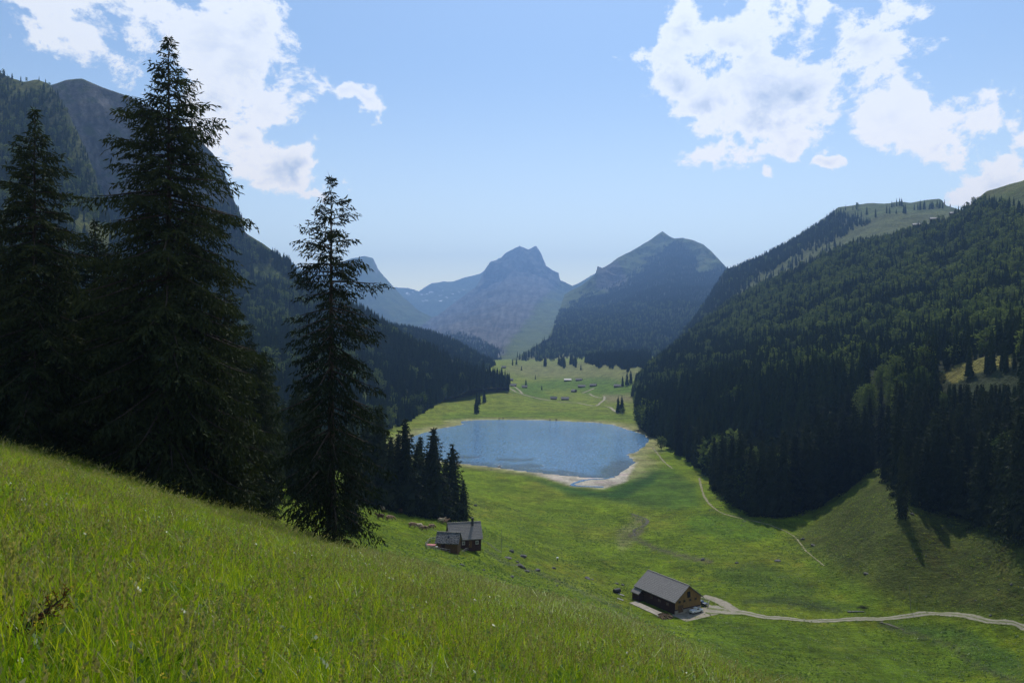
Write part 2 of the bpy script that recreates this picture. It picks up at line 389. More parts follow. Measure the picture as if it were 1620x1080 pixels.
for p in [(-.9, -60, 500), (-.5, -80, 600), (-.3, -85, 700), (-.2, -88, 900), (-.15, -88, 1300), (.2, -89, 1100), (.25, -90, 800), (.3, -92, 650), (.4, -92, 560), (.55, -80, 420), (.9, -70, 400), (.6, -95, 900), (.9, -95, 900),
          (-.9, -80, 1500), (.9, -90, 1800), (.3, -90, 1700), (-.5, -90, 2500), (.5, -90, 2600), (0, -60, 2600)]: cz(*p)
ctrl = np.array(ctrl)
LS = np.array([1.0, 0.32])
def tps_fit(X, f, lam=2e-4):
    n = len(X); d = np.linalg.norm(X[:, None]-X[None], axis=2)
    K = np.where(d > 0, d*d*np.log(d+1e-12), 0)+lam*np.eye(n)
    Pm = np.c_[np.ones(n), X]; Amat = np.block([[K, Pm], [Pm.T, np.zeros((3, 3))]])
    return np.linalg.solve(Amat, np.r_[f, np.zeros(3)])
TX = ctrl[:, :2]*LS; TW = tps_fit(TX, ctrl[:, 2])
def tps_eval(u, ly):
    Q = np.c_[u.ravel(), ly.ravel()]*LS; out = np.empty(len(Q))
    for i in range(0, len(Q), 20000):
        q = Q[i:i+20000]; d = np.linalg.norm(q[:, None]-TX[None], axis=2)
        out[i:i+20000] = np.where(d > 0, d*d*np.log(d+1e-12), 0) @ TW[:-3]+TW[-3]+q @ TW[-2:]
    return out.reshape(u.shape)
U0, U1, NU = -1.3, 1.15, 600
L0, L1, NY = math.log(1.5), math.log(2600), 560
gu = np.linspace(U0, U1, NU); gl = np.linspace(L0, L1, NY)
cu = np.linspace(U0, U1, 150); cl = np.linspace(L0, L1, 220)
CE = tps_eval(*[a.copy() for a in np.meshgrid(cu, cl)])
def bil(G, a0, a1, b0, b1, a, b):
    nb, na = G.shape[:2]
    fa = np.clip((a-a0)/(a1-a0)*(na-1), 0, na-1.001); fb = np.clip((b-b0)/(b1-b0)*(nb-1), 0, nb-1.001)
    ia, ib = fa.astype(int), fb.astype(int); ta, tb = fa-ia, fb-ib
    if G.ndim == 3: ta, tb = ta[..., None], tb[..., None]
    return (G[ib, ia]*(1-ta)+G[ib, ia+1]*ta)*(1-tb)+(G[ib+1, ia]*(1-ta)+G[ib+1, ia+1]*ta)*tb
UU, LL = np.meshgrid(gu, gl)
YY = np.exp(LL); XX = UU*YY
E = bil(CE, U0, U1, L0, L1, UU, LL)
ZZ = E*YY-EYE
PXg = UU*FPX+810
# relief: tussocks near, hummocks further off
ZZ = ZZ+0.10*fbmn(XX/3.0, YY/3.0, 0, 3)*sstep(6, 15, YY)+0.75*fbmn(XX/11, YY/11, 1.5, 4)*sstep(60, 120, YY)+1.3*fbmn(XX/45, YY/45, 4.5, 3)*sstep(150, 300, YY)*(1-.5*sstep(400, 500, YY))
ZZ = ZZ+.26*fbmn(XX/4.5, YY/7, 6.5, 3)*sstep(85, 130, YY)*(1-sstep(420, 600, YY))
ZZ = ZZ+2.2*fbmn(XX/70, YY/70, 9, 4, ridged=True)*sstep(1080, 1300, YY)
# lake bed and shore
LAKE_Z = -90.0
LAKE_PX = [(640, 716), (642, 700), (655, 690), (690, 679), (722, 674), (735, 670), (728, 667), (745, 665), (780, 664), (860, 665), (940, 668.5), (968, 672), (990, 679), (1016, 687), (1026, 695), (1018, 705), (1006, 714),
           (990, 719), (996, 724), (1003, 731), (994, 738), (985, 744), (975, 752), (957, 756), (940, 755), (912, 753), (880, 750), (835, 745), (780, 738), (735, 733), (690, 728), (660, 724)]
LAKE_W = [tuple(px2w(p[0], p[1], -LAKE_Z*FPX/(p[1]-540))[:2]) for p in LAKE_PX]
sel = (YY > 440) & (YY < 1100) & (np.abs(UU) < .3)
ld = np.full(YY.shape, 1e3)
ld[sel] = polydist(XX[sel], YY[sel], LAKE_W)
ins = np.zeros(YY.shape, bool); ins[sel] = inpoly(XX[sel], YY[sel], LAKE_W)
sdf = np.where(ins, -ld, ld)
shore = LAKE_Z+0.035*np.clip(sdf, 0, 400)**1.0+0.02
k_ = sstep(0, 70, sdf)
near_lake = sdf < 70
ZZ = np.where(near_lake, np.maximum(shore*(1-k_)+np.maximum(ZZ, LAKE_Z+.6)*k_, LAKE_Z+0.02*np.clip(sdf, 0, 50)), ZZ)
ZZ = np.where(ins, LAKE_Z-np.minimum(0.25+0.05*ld, 3.0), ZZ)
# a level pad for the large barn and the huts
def pad(cx, cy, z, r0, r1):
    global ZZ
    d = np.hypot(XX-cx, YY-cy); k = 1-sstep(r0, r1, d); ZZ = ZZ*(1-k)+z*k
BARN = px2w(1066, 966, 256)
pad(BARN[0]+1, BARN[1]+4, BARN[2], 13, 30)
def ground_z(x, y):
    x = np.asarray(x, float); y = np.asarray(y, float)
    return bil(ZZ, U0, U1, L0, L1, x/y, np.log(y))
def ground_at(px, py, lo=4.0, hi=2500.0, n=1500):
    """first point of the ground on the sight line through a pixel of the photograph"""
    ys = np.exp(np.linspace(math.log(lo), math.log(hi), n)); x = (px-810)/FPX*ys; z = -(py-540)/FPX*ys
    g = ground_z(x, ys); i = int(np.argmax(z <= g)) if (z <= g).any() else n-1
    return Vector((x[i], ys[i], float(g[i])))
# colours of the ground itself
PYg = 540-ZZ/YY*FPX
wx = 14*fbmn(XX/YY*14, LL*7, 2, 3); wpx, wpy = PXg+wx, PYg+wx*.35
n_a = fbmn(XX/60, YY/60, 3, 4); n_b = fbmn(XX/9, YY/9, 7, 3)
pasture = np.array([0.118, 0.176, 0.006]); dry = np.array([0.176, 0.180, 0.020]); lush = np.array([0.058, 0.128, 0.006]); wet = np.array([0.022, 0.068, 0.010]); sand = np.array([0.46, 0.41, 0.32])
def lerp(C, c, k): return C*(1-k[..., None])+np.asarray(c)*k[..., None]
GC = np.ones(YY.shape+(3,))*pasture
GC = lerp(GC, dry, sstep(-.1, .5, n_a)*.55)
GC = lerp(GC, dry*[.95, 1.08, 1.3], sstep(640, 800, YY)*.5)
GC = lerp(GC, (0.16, 0.165, 0.055), softpoly(wpx, wpy, [(800, 575), (1010, 570), (1010, 600), (960, 605), (900, 600), (840, 598), (800, 590)], 8)*.8)
for poly, c, k in [([(830, 604), (870, 603), (905, 600), (960, 596), (990, 605), (1005, 608), (1005, 624), (960, 628), (900, 616), (850, 618), (822, 614)], lush, .7),
                   ([(800, 610), (845, 614), (880, 628), (850, 632), (815, 620)], lush, .7),
                   ([(955, 625), (1000, 626), (1000, 634), (955, 634)], (0.20, 0.16, 0.09), .8),
                   ([(700, 655), (800, 650), (900, 652), (1000, 656), (1000, 662), (880, 661), (700, 662)], lush, .5),
                   ([(1120, 812), (1170, 818), (1228, 835), (1225, 850), (1190, 856), (1140, 850), (1085, 838), (1090, 822)], (0.082, 0.155, 0.008), .85),
                   ([(990, 745), (1060, 740), (1100, 765), (1110, 800), (1060, 806), (1000, 800), (960, 790), (900, 785), (880, 770), (950, 778)], (0.048, 0.105, 0.012), .75),
                   ([(830, 752), (900, 768), (960, 780), (1000, 760), (1045, 748), (1035, 765), (980, 790), (930, 785), (870, 770)], wet, .9),
                   ([(1290, 880), (1340, 912), (1400, 950), (1370, 962), (1320, 930), (1275, 890)], (0.09, 0.15, 0.008), .7),
                   ([(1100, 975), (1300, 990), (1500, 1010), (1560, 1060), (1400, 1090), (1200, 1070), (1100, 1010)], (0.072, 0.130, 0.008), .6),
                   ([(980, 840), (1020, 815), (1015, 840), (1000, 860), (980, 870)], (0.22, 0.21, 0.09), .6),
                   ([(1130, 900), (1200, 890), (1300, 925), (1290, 945), (1200, 940), (1140, 920)], (0.052, 0.095, 0.010), .7),
                   ([(1190, 945), (1260, 940), (1360, 955), (1390, 966), (1300, 966), (1230, 956)], (0.042, 0.082, 0.010), .7),
                   ([(1400, 985), (1520, 988), (1560, 1010), (1620, 1040), (1620, 1075), (1560, 1060), (1500, 1010), (1420, 1000)], (0.045, 0.095, 0.016), .75)]:
    GC = lerp(GC, c, softpoly(wpx, wpy, poly, 6)*k)
GC = lerp(GC, (0.30, 0.28, 0.13), np.where(sdf < 60, 1-sstep(8, 26, sdf+9*n_b), 0)*.65)
GC = lerp(GC, sand, np.where(sdf < 60, 1-sstep(.5, 5, sdf+9*n_b+5*n_a+2.5*sstep(600, 700, YY)), 0))
GC = lerp(GC, (0.20, 0.19, 0.13), np.where(ins, sstep(0, 25, ld), 0))
GC = lerp(GC, sand, softpoly(wpx, wpy*1.0, [(835, 746), (905, 752), (960, 757), (1000, 740), (990, 758), (955, 772), (905, 768), (870, 757)], 3)*np.where(sdf < 80, 1, 0))
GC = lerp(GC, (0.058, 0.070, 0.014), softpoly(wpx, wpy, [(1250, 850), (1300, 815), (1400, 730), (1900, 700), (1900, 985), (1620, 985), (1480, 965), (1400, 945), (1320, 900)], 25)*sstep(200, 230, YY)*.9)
GC = lerp(GC, (0.048, 0.075, 0.008), 1-sstep(70, 95, YY))     # soil and old litter under the tall grass
for line, w, c in [([(1000, 815), (1020, 825), (1018, 838), (1000, 848), (1030, 865), (1080, 880), (1130, 890)], 3.2, (0.10, 0.085, 0.055)),
                   ([(1390, 985), (1440, 1000), (1500, 1020), (1540, 1050), (1620, 1085)], 4, (0.06, 0.07, 0.03)),
                   ([(1180, 952), (1240, 950), (1330, 966)], 4, (0.05, 0.07, 0.02)),
                   ([(770, 870), (800, 890), (850, 905), (930, 940), (980, 960)], 3, (0.10, 0.12, 0.04))]:
    d = polydist(wpx, wpy, line, False); GC = lerp(GC, c, (1-sstep(w*.4, w*1.6, d))*np.where(YY > 90, .8, 0))
GC = GC*(1+.25*n_b[..., None])
V = np.stack([XX, YY, ZZ], -1).reshape(-1, 3)
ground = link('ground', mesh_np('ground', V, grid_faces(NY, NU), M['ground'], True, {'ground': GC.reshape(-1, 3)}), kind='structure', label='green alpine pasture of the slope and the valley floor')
# the same hillside behind the photographer
bx, by = np.meshgrid(np.linspace(-140, 140, 40), np.linspace(-160, 1.9, 40))
bx = np.where(by > 1.85, bx*.02, bx); bz = A_*bx+B_*by-EYE-.06+.25*fbmn(bx/9, by/9, 0, 3)*sstep(0, -8, by)
link('hillside', mesh_np('hillside', np.stack([bx, by, bz], -1).reshape(-1, 3), grid_faces(40, 40), M['ground'], True, {'ground': np.tile(pasture*.7, (1600, 1))}), kind='structure', label='pasture slope behind the viewpoint')

# ------------------------------------------------------------------ lake
m, t, out = new_mat('lake_water')
geo = t.node('ShaderNodeNewGeometry'); P = geo.outputs['Position']
b = t.node('ShaderNodeBsdfPrincipled'); b.inputs['Roughness'].default_value = 0.08; b.inputs['IOR'].default_value = 1.33
bed = t.smooth(t.noise(t.vmath('MULTIPLY', P, (1, .45, 1)), 0.02, 4, 0.55), 0.40, 0.66)
at = t.node('ShaderNodeAttribute', attribute_name='shallow')
deep = t.mix(bed, (0.075, 0.175, 0.300, 1), (0.095, 0.205, 0.340, 1))
t.put(b.inputs['Base Color'], t.mix(at.outputs['Fac'], deep, (0.045, 0.075, 0.10, 1)))
wn = t.node('ShaderNodeTexNoise'); t.put(wn.inputs['Vector'], t.vmath('MULTIPLY', P, (1, .9, 1))); wn.inputs['Scale'].default_value = 1.1; wn.inputs['Detail'].default_value = 2.0
# wind ripples: every wave facet leans its own way
sl = t.vmath('MULTIPLY', t.vmath('SUBTRACT', wn.outputs['Color'], (.5, .5, .5)), (1.9, 1.9, 0))
t.put(b.inputs['Normal'], t.vmath('NORMALIZE', t.vmath('ADD', sl, (0, 0, 1))))
t.l.new(b.outputs[0], out.inputs[0]); M['water'] = m
lx, ly_ = np.meshgrid(np.linspace(-135, 175, 160), np.linspace(465, 940, 240))
ls = polydist(lx, ly_, LAKE_W); lins = inpoly(lx, ly_, LAKE_W)
sh = np.where(lins, 1-sstep(4, 24, ls+16*fbmn(lx/30, ly_/60, 1, 3)), 1)*sstep(640, 560, ly_)
lpx, lpy = lx/ly_*FPX+810, 540-LAKE_Z/ly_*FPX; lw = 5*fbmn(lx/12, ly_/30, 3, 4)
for q in ([(715, 719), (745, 721), (765, 720), (760, 723), (735, 726), (712, 724)], [(785, 725), (815, 726), (845, 724), (842, 728), (810, 730), (788, 729)], [(800, 735), (840, 733), (862, 736), (850, 740), (815, 740)], [(965, 730), (985, 728), (1000, 732), (990, 742), (970, 744)], [(880, 742), (905, 745), (925, 750), (900, 752), (880, 748)]):
    sh = np.maximum(sh, softpoly(lpx+lw*2, lpy+lw*.4, q, 2.2)*.9)
LV = np.stack([lx, ly_, np.full(lx.shape, LAKE_Z)], -1).reshape(-1, 3); LF = grid_faces(240, 160)
keep = (lins.ravel() | (ls.ravel() < 6))[LF].any(1)
used = np.unique(LF[keep]); remap = np.full(len(LV), -1); remap[used] = np.arange(len(used))
link('lake', mesh_np('lake', LV[used], remap[LF[keep]], M['water'], False, {'shallow': sh.ravel()[used]}), kind='structure', label='blue mountain lake on the valley floor with sandy shore')

# ------------------------------------------------------------------ mountains: lofts between ridge, flank and foot lines
def resample(row, ns):
    row = np.array(row, float); s = np.r_[0, np.cumsum(np.hypot(np.diff(row[:, 0]), np.diff(row[:, 1])*.6))]; s /= s[-1]
    q = np.linspace(0, 1, ns); return np.stack([np.interp(q, s, row[:, i]) for i in range(3)], -1)
class Loft:
    def __init__(L, name, label, rows, ns, nt, amp, nscale, rid=True, colour=None, back=True, seed=0.0, edge=1.0, tpow=1.0, zs=0.6, calm=.9):
        rs = np.stack([resample(r, ns) for r in rows])                      # rows x ns x (px,py,y)
        tt = np.linspace(0, 1, nt)**tpow; kt = np.linspace(0, 1, len(rows))
        G = np.empty((nt, ns, 3))
        for c in range(3):
            for j in range(ns): G[:, j, c] = np.interp(tt, kt, rs[:, j, c])
        P = px2w(G[..., 0], G[..., 1], G[..., 2])
        nrm = np.cross(np.gradient(P, axis=1), np.gradient(P, axis=0)); nrm /= np.linalg.norm(nrm, axis=2)[..., None]+1e-9
        nrm = np.where((nrm[..., 2] < 0)[..., None], -nrm, nrm)
        x, y, z = P[..., 0]/nscale, P[..., 1]/nscale, P[..., 2]/nscale*zs
        d = fbmn(x+seed, y, z, 6, 0.52, rid)+.5*fbmn(x*.5+seed, y*.5, z*.2, 3); d = d-d.mean()-.15
        fade = (sstep(0, .10, tt)*(1-edge)+edge)[:, None]*(1-sstep(calm, 1, tt)*(.75 if calm < .8 else 1))[:, None]*(1 if calm > .8 else (1-sstep(.9, 1, tt))[:, None])
        if calm < .8:
            fade = fade*(P[..., 1]/P[..., 1].max())*sstep(0, .07, np.linspace(0, 1, ns))[None, :]
        P = P+nrm*(amp*d*fade)[..., None]*np.array([1, 1, .8])
        L.P = P; L.tt = tt
        L.steep = 1-np.abs(nrm[..., 2])
        px, py = w2px(P)
        C = colour(px, py, P, L.steep, tt[:, None]+0*px, d)
        V, CC = P, C
        if back:
            bk = []
            for dd, dzz in ((.05, .035), (.16, .16)):
                q = P[0].copy(); y0 = q[:, 1:2]; q[:, :2] *= 1+dd; q[:, 2] -= dzz*y0[:, 0]; bk.append(q)
            V = np.concatenate([np.stack(bk[::-1]), P], 0); CC = np.concatenate([C[:1], C[:1], C], 0)
        nr = V.shape[0]
        L.ob = link(name, mesh_np(name, V.reshape(-1, 3), grid_faces(nr, ns), M['hill'], True, {'ground': CC.reshape(-1, 3)}), kind='structure', label=label)
        dA = np.linalg.norm(np.cross(P[1:, :-1]-P[:-1, :-1], P[:-1, 1:]-P[:-1, :-1]), axis=2); L.A = dA
    def scatter(L, spacing, rng):
        """random points on the flank, one per spacing squared"""
        n = int(L.A.sum()/spacing**2); p = (L.A/L.A.sum()).ravel()
        idx = rng.choice(len(p), n, p=p); nt, ns = L.A.shape
        i, j = idx//ns, idx % ns; a, b = rng.rand(n)[:, None], rng.rand(n)[:, None]; P = L.P
        Q = (P[i, j]*(1-b)+P[i, j+1]*b)*(1-a)+(P[i+1, j]*(1-b)+P[i+1, j+1]*b)*a
        return Q, L.steep[i, j], L.tt[i]
rockc = np.array([0.20, 0.195, 0.187]); alp = np.array([0.068, 0.092, 0.020]); floor = np.array([0.030, 0.040, 0.014]); scree = np.array([0.30, 0.285, 0.26])
def col_alp(rock_lo=.45, rock_hi=.75, wood=None, extra=None):
    def f(px, py, P, st, t, d):
        n = fbmn(P[..., 0]/90, P[..., 1]/90, P[..., 2]/60, 5); n2 = fbmn(P[..., 0]/25, P[..., 1]/25, P[..., 2]/18, 4)
        C = np.ones(px.shape+(3,))*alp*(1+.35*n2[..., None])
        C = lerp(C, alp*[1.25, 1.0, 1.1], sstep(0, .5, n))
        wr = 8*fbmn(px/24, py/24, 6, 3); rb = fbmn((px+.3*py+wr)/6, (py+wr)/12, 3, 5)
        C = lerp(C, rockc*np.clip(1+.3*n2+.9*rb, .25, 2)[..., None], sstep(rock_lo, rock_hi, st+.45*n+.25*n2))
        if wood is not None: C = lerp(C, floor*(1+.4*n2[..., None]), wood(px, py, n, t))
        if extra: C = extra(C, px, py, n, n2, t)
        return C
    return f
RIDGE_FAR = [(420, 440, 10557), (440, 430, 10557), (458, 412, 10557), (476, 426, 10401), (520, 421, 9936), (556, 409, 9625), (574, 405, 9315), (590, 408, 9315), (598, 425, 9315), (606, 436, 9236), (622, 452, 9159), (640, 472, 9004), (665, 492, 8694), (690, 505, 8538)]
far_peak = Loft('far_mountain', 'hazy grey mountain shoulder behind the slender spruce', [RIDGE_FAR,
    [(420, 480, 9004), (520, 470, 8694), (580, 455, 8538), (605, 470, 8383), (640, 492, 8228), (690, 508, 8072)], [(420, 600, 7141), (600, 580, 7141), (690, 540, 7141)]], 200, 80, 45, 420, colour=col_alp(.42, .7), seed=1.5, edge=.35)
def snowpaint(C, px, py, n, n2, t):
    k = sstep(.26, .36, fbmn(px/9, py/3.2, 5, 3))*((py > 458) & (py < 480) & (px > 640) & (px < 750)).astype(float)
    return lerp(C, (0.8, 0.82, 0.85), k)
snow_ridge = Loft('snow_ridge', 'distant pass with old snow patches between the peaks', [
    [(560, 470, 14040), (600, 455, 14040), (625, 453, 14040), (645, 454, 14040), (662, 461, 14040), (680, 450, 14040), (700, 444, 14040), (718, 445, 14040), (735, 438, 14040), (760, 432, 14040), (770, 424, 14040), (790, 408, 14040), (830, 420, 14040), (900, 470, 14040)],
    [(560, 500, 12811), (640, 478, 12811), (700, 472, 12811), (760, 462, 12811), (830, 470, 12811), (900, 500, 12811)], [(560, 560, 11056), (700, 530, 11056), (900, 560, 11056)]], 260, 90, 110, 700, colour=col_alp(.40, .65, extra=snowpaint), seed=8.5, edge=.4)
def wood_c(px, py, n, t): return softpoly(px+20*n, py+20*n, [(640, 545), (700, 532), (750, 535), (790, 555), (785, 590), (640, 600)], 9)
def extra_c(C, px, py, n, n2, t):
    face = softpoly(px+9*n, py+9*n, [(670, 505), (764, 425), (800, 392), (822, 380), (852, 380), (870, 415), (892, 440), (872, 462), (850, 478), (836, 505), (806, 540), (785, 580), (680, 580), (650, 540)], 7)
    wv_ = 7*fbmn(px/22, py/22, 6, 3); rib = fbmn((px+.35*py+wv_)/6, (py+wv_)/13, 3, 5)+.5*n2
    C = lerp(C, rockc*.50*np.clip(1+1.3*rib, .25, 2.2)[..., None], face)  # crag rock, with the shade of the steep face put into its darker colour
    C = lerp(C, (0.10, 0.125, 0.035), softpoly(px+12*n, py+8*n, [(870, 470), (905, 455), (935, 450), (890, 500), (865, 550), (840, 572), (800, 576), (815, 535), (845, 500)], 8)*.8)
    C = lerp(C, scree*.8, sstep(.1, .4, n2)*sstep(.15, .35, n)*softpoly(px, py, [(820, 460), (905, 452), (900, 490), (850, 500)], 12)*.8)
    return C
centre = Loft('rocky_peak', 'craggy grey peak at the head of the valley', [
    [(640, 530, 6851), (675, 508, 8007), (705, 489, 8847), (735, 467, 9920), (752, 452, 10320), (764, 430, 10560), (776, 414, 10720), (789, 411, 10720), (800, 400, 10800), (815, 392, 10800), (822, 389, 10800), (836, 395, 10800), (848, 389, 10800), (856, 401, 10800), (865, 420, 10720), (874, 426, 10640), (885, 431, 10560), (887, 443, 10480), (905, 452, 10080), (914, 449, 10080), (935, 436, 10080), (955, 425, 10080), (1000, 420, 10080)],
    [(640, 540, 6361), (690, 508, 7802), (740, 480, 9280), (770, 452, 10320), (800, 432, 10495), (830, 428, 10495), (860, 440, 10400), (885, 456, 10160), (920, 462, 9600), (1000, 460, 9600)],
    [(640, 560, 3691), (720, 530, 4423), (780, 505, 5893), (830, 478, 7600), (870, 482, 7600), (920, 492, 6851), (1000, 495, 6851)],
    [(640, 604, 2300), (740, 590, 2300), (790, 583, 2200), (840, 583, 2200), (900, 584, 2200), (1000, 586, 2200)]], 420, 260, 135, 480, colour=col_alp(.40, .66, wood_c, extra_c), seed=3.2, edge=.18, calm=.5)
midhill = Loft('wooded_hill', 'low dark wooded hill below the rocky peak', [
    [(540, 499, 2300), (600, 509, 2300), (640, 516, 2300), (680, 524, 2300), (715, 539, 2250), (745, 557, 2150), (770, 575, 2050), (782, 586, 2000)],
    [(540, 540, 1900), (640, 548, 1900), (720, 558, 1900), (782, 580, 1950)], [(540, 640, 1400), (640, 610, 1400), (740, 596, 1500), (785, 584, 1900)]], 110, 50, 8, 90, False, col_alp(2, 3, lambda px, py, n, t: np.ones(px.shape)), seed=2.0, edge=.5)
def wood_d(px, py, n, t):
    k = softpoly(px+14*n, py+16*n+9*np.abs(((px+9*np.sin(px/17.))/31.) % 1-.5)*2*(py > 540), [(893, 490), (925, 470), (960, 462), (990, 448), (1015, 425), (1040, 402), (1066, 386), (1090, 394), (1104, 418), (1140, 425), (1200, 440), (1200, 600), (1010, 580), (960, 574), (930, 570), (900, 572), (850, 575), (820, 572), (870, 540)], 7)
    k = np.maximum(k*(1-softpoly(px, py, [(1100, 425), (1125, 413), (1138, 424), (1120, 430), (1106, 436)], 3)), 0)
    return k
def extra_d(C, px, py, n, n2, t):
    C = lerp(C, (0.15, 0.155, 0.055), softpoly(px+10*n, py, [(840, 560), (900, 555), (1010, 570), (1080, 580), (1080, 620), (780, 620), (800, 580)], 8)*.9)
    return lerp(C, rockc*.45, softpoly(px+5*n2, py+5*n2, [(941, 455), (944, 422), (953, 424), (976, 412), (992, 440), (990, 455), (960, 460)], 3))
rpeak = Loft('green_peak', 'pointed green topped mountain right of the valley head', [
    [(893, 466, 6090), (905, 458, 6162), (920, 450, 6162), (938, 436, 6090), (943, 434, 6017), (945, 421, 6017), (953, 424, 6017), (966, 417, 6090), (977, 408, 6162), (1000, 396, 6307), (1025, 382, 6452), (1048, 366, 6597), (1058, 373, 6452), (1066, 377, 6307), (1080, 376, 6162), (1096, 380, 6017), (1112, 386, 5872), (1125, 397, 5582), (1140, 413, 5220), (1150, 424, 4930), (1200, 470, 4104)],
    [(885, 490, 5220), (920, 476, 5437), (950, 462, 5727), (985, 442, 5872), (1030, 410, 6162), (1060, 398, 6090), (1100, 408, 5655), (1150, 442, 4712), (1200, 480, 3724)],
    [(868, 535, 2909), (910, 522, 3362), (960, 508, 3601), (1020, 490, 3849), (1080, 485, 3601), (1200, 510, 2590)],
    [(780, 586, 2050), (830, 585, 2000), (880, 585, 1900), (930, 586, 1800), (965, 593, 1680), (1010, 598, 1520), (1060, 600, 1450), (1200, 590, 1500)]], 360, 210, 95, 380, colour=col_alp(.50, .80, wood_d, extra_d), seed=5.1, edge=.12, calm=.42)
def wood_e(px, py, n, t):
    a = softpoly(px+8*n, py+6*n, [(1130, 400), (1240, 370), (1300, 340), (1330, 340), (1352, 350), (1332, 378), (1292, 390), (1240, 416), (1190, 443), (1150, 475), (1140, 560), (1020, 640), (1020, 570), (1070, 530), (1110, 470)], 4)
    return np.maximum(a, .5*sstep(.15, .4, n)*(px > 1300))
back_ridge = Loft('back_ridge', 'long grassy ridge with woods behind the right slope', [
    [(1040, 575, 2150), (1075, 535, 2250), (1105, 495, 2350), (1130, 455, 2450), (1150, 426, 2500), (1175, 417, 2450), (1200, 408, 2400), (1240, 386, 2350), (1270, 370, 2300), (1300, 350, 2250), (1325, 327, 2200), (1350, 324, 2200), (1372, 321, 2200), (1400, 322, 2150), (1425, 319, 2150), (1440, 321, 2150), (1470, 316, 2100), (1488, 315, 2100), (1496, 325, 2100), (1530, 335, 2050), (1600, 340, 2000)],
    [(1040, 590, 1900), (1100, 515, 2000), (1150, 462, 2100), (1200, 430, 2050), (1300, 375, 1950), (1400, 340, 1850), (1500, 335, 1800), (1600, 340, 1700)],
    [(1040, 610, 1650), (1120, 540, 1650), (1200, 475, 1650), (1400, 380, 1500), (1600, 350, 1400)]], 200, 70, 10, 120, colour=col_alp(.9, 1.3, wood_e, lambda C, px, py, n, n2, t: lerp(C, (0.088, 0.098, 0.026), sstep(.42, .55, t)*.8*sstep(1140, 1160, px))), seed=6.6, edge=.5)
def wood_f(px, py, n, t):
    k = np.ones(px.shape)
    k = k*(1-softpoly(px, py, [(1528, 305), (1600, 280), (1900, 200), (1900, 300), (1640, 335), (1590, 335), (1560, 318)], 4))
    k = k*(1-softpoly(px, py, [(1485, 596), (1512, 577), (1560, 564), (1600, 560), (1600, 576), (1540, 590), (1510, 606)], 3))
    k = k*(1-softpoly(px, py, [(1430, 332), (1475, 322), (1490, 330), (1440, 342)], 2))
    return k
right = Loft('wooded_slope', 'steep forested mountainside on the right', [
    [(1003, 606, 1240), (1020, 586, 1259), (1050, 558, 1331), (1100, 518, 1444), (1150, 478, 1551), (1200, 450, 1479), (1250, 428, 1421), (1300, 404, 1363), (1350, 382, 1305), (1400, 375, 1261), (1450, 359, 1218), (1500, 345, 1174), (1530, 327, 1145), (1560, 302, 1116), (1590, 292, 1087), (1620, 284, 1058), (1800, 235, 928), (1950, 180, 870)],
    [(1003, 625, 1120), (1020, 610, 1101), (1060, 582, 1122), (1120, 548, 1159), (1200, 510, 1100), (1300, 470, 1024), (1400, 440, 947), (1500, 420, 870), (1620, 390, 768), (1950, 330, 640)],
    [(1006, 648, 980), (1025, 640, 900), (1070, 622, 820), (1130, 606, 740), (1200, 596, 660), (1300, 590, 570), (1400, 585, 520), (1500, 575, 450), (1620, 560, 390), (1950, 500, 340)],
    [(1011, 674, 808), (1040, 702, 712), (1098, 740, 573), (1130, 780, 468), (1190, 818, 398), (1240, 815, 400), (1300, 800, 400), (1340, 770, 412), (1380, 745, 415), (1430, 790, 330), (1500, 808, 308), (1620, 845, 268), (1800, 890, 232), (1950, 900, 215)]], 330, 170, 7, 80, False, col_alp(3, 4, wood_f, lambda C, px, py, n, n2, t: lerp(C, (0.19, 0.175, 0.04), ((px > 1480) & (py > 480) & (wood_f(px, py, 0, t) < .5)).astype(float))), seed=4.4, edge=.5)
def wood_l(px, py, n, t):
    k = softpoly(px, py, [(-400, 30), (0, 110), (100, 200), (170, 320), (380, 330), (385, 380), (600, 480), (820, 600), (820, 900), (-400, 900)], 10)
    for q in ([(395, 415), (425, 418), (455, 440), (462, 455), (430, 450), (400, 436)], [(570, 618), (610, 628), (620, 648), (590, 655), (570, 645)]): k = k*(1-softpoly(px, py, q, 4))
    return k*(1-sstep(.25, .5, n)*.5*(t < .4))
def extra_l(C, px, py, n, n2, t):
    k = softpoly(px+18*n, py+18*n, [(80, 120), (200, 145), (300, 200), (355, 265), (385, 345), (392, 385), (330, 400), (240, 390), (150, 330), (100, 200)], 10)
    wr = 10*fbmn(px/30, py/30, 6, 3); rib = fbmn((px+wr)/8, (py+wr)/22, 3, 5)+.3*fbmn(px/50, (py+px*.3+wr)/6, 9, 3)
    C = lerp(C, rockc*.42*np.clip(1+1.5*rib, .2, 2.2)[..., None], k)
    return lerp(C, np.array([0.055, 0.07, 0.022]), k*sstep(.0, .35, n2+.4*n)*.8)
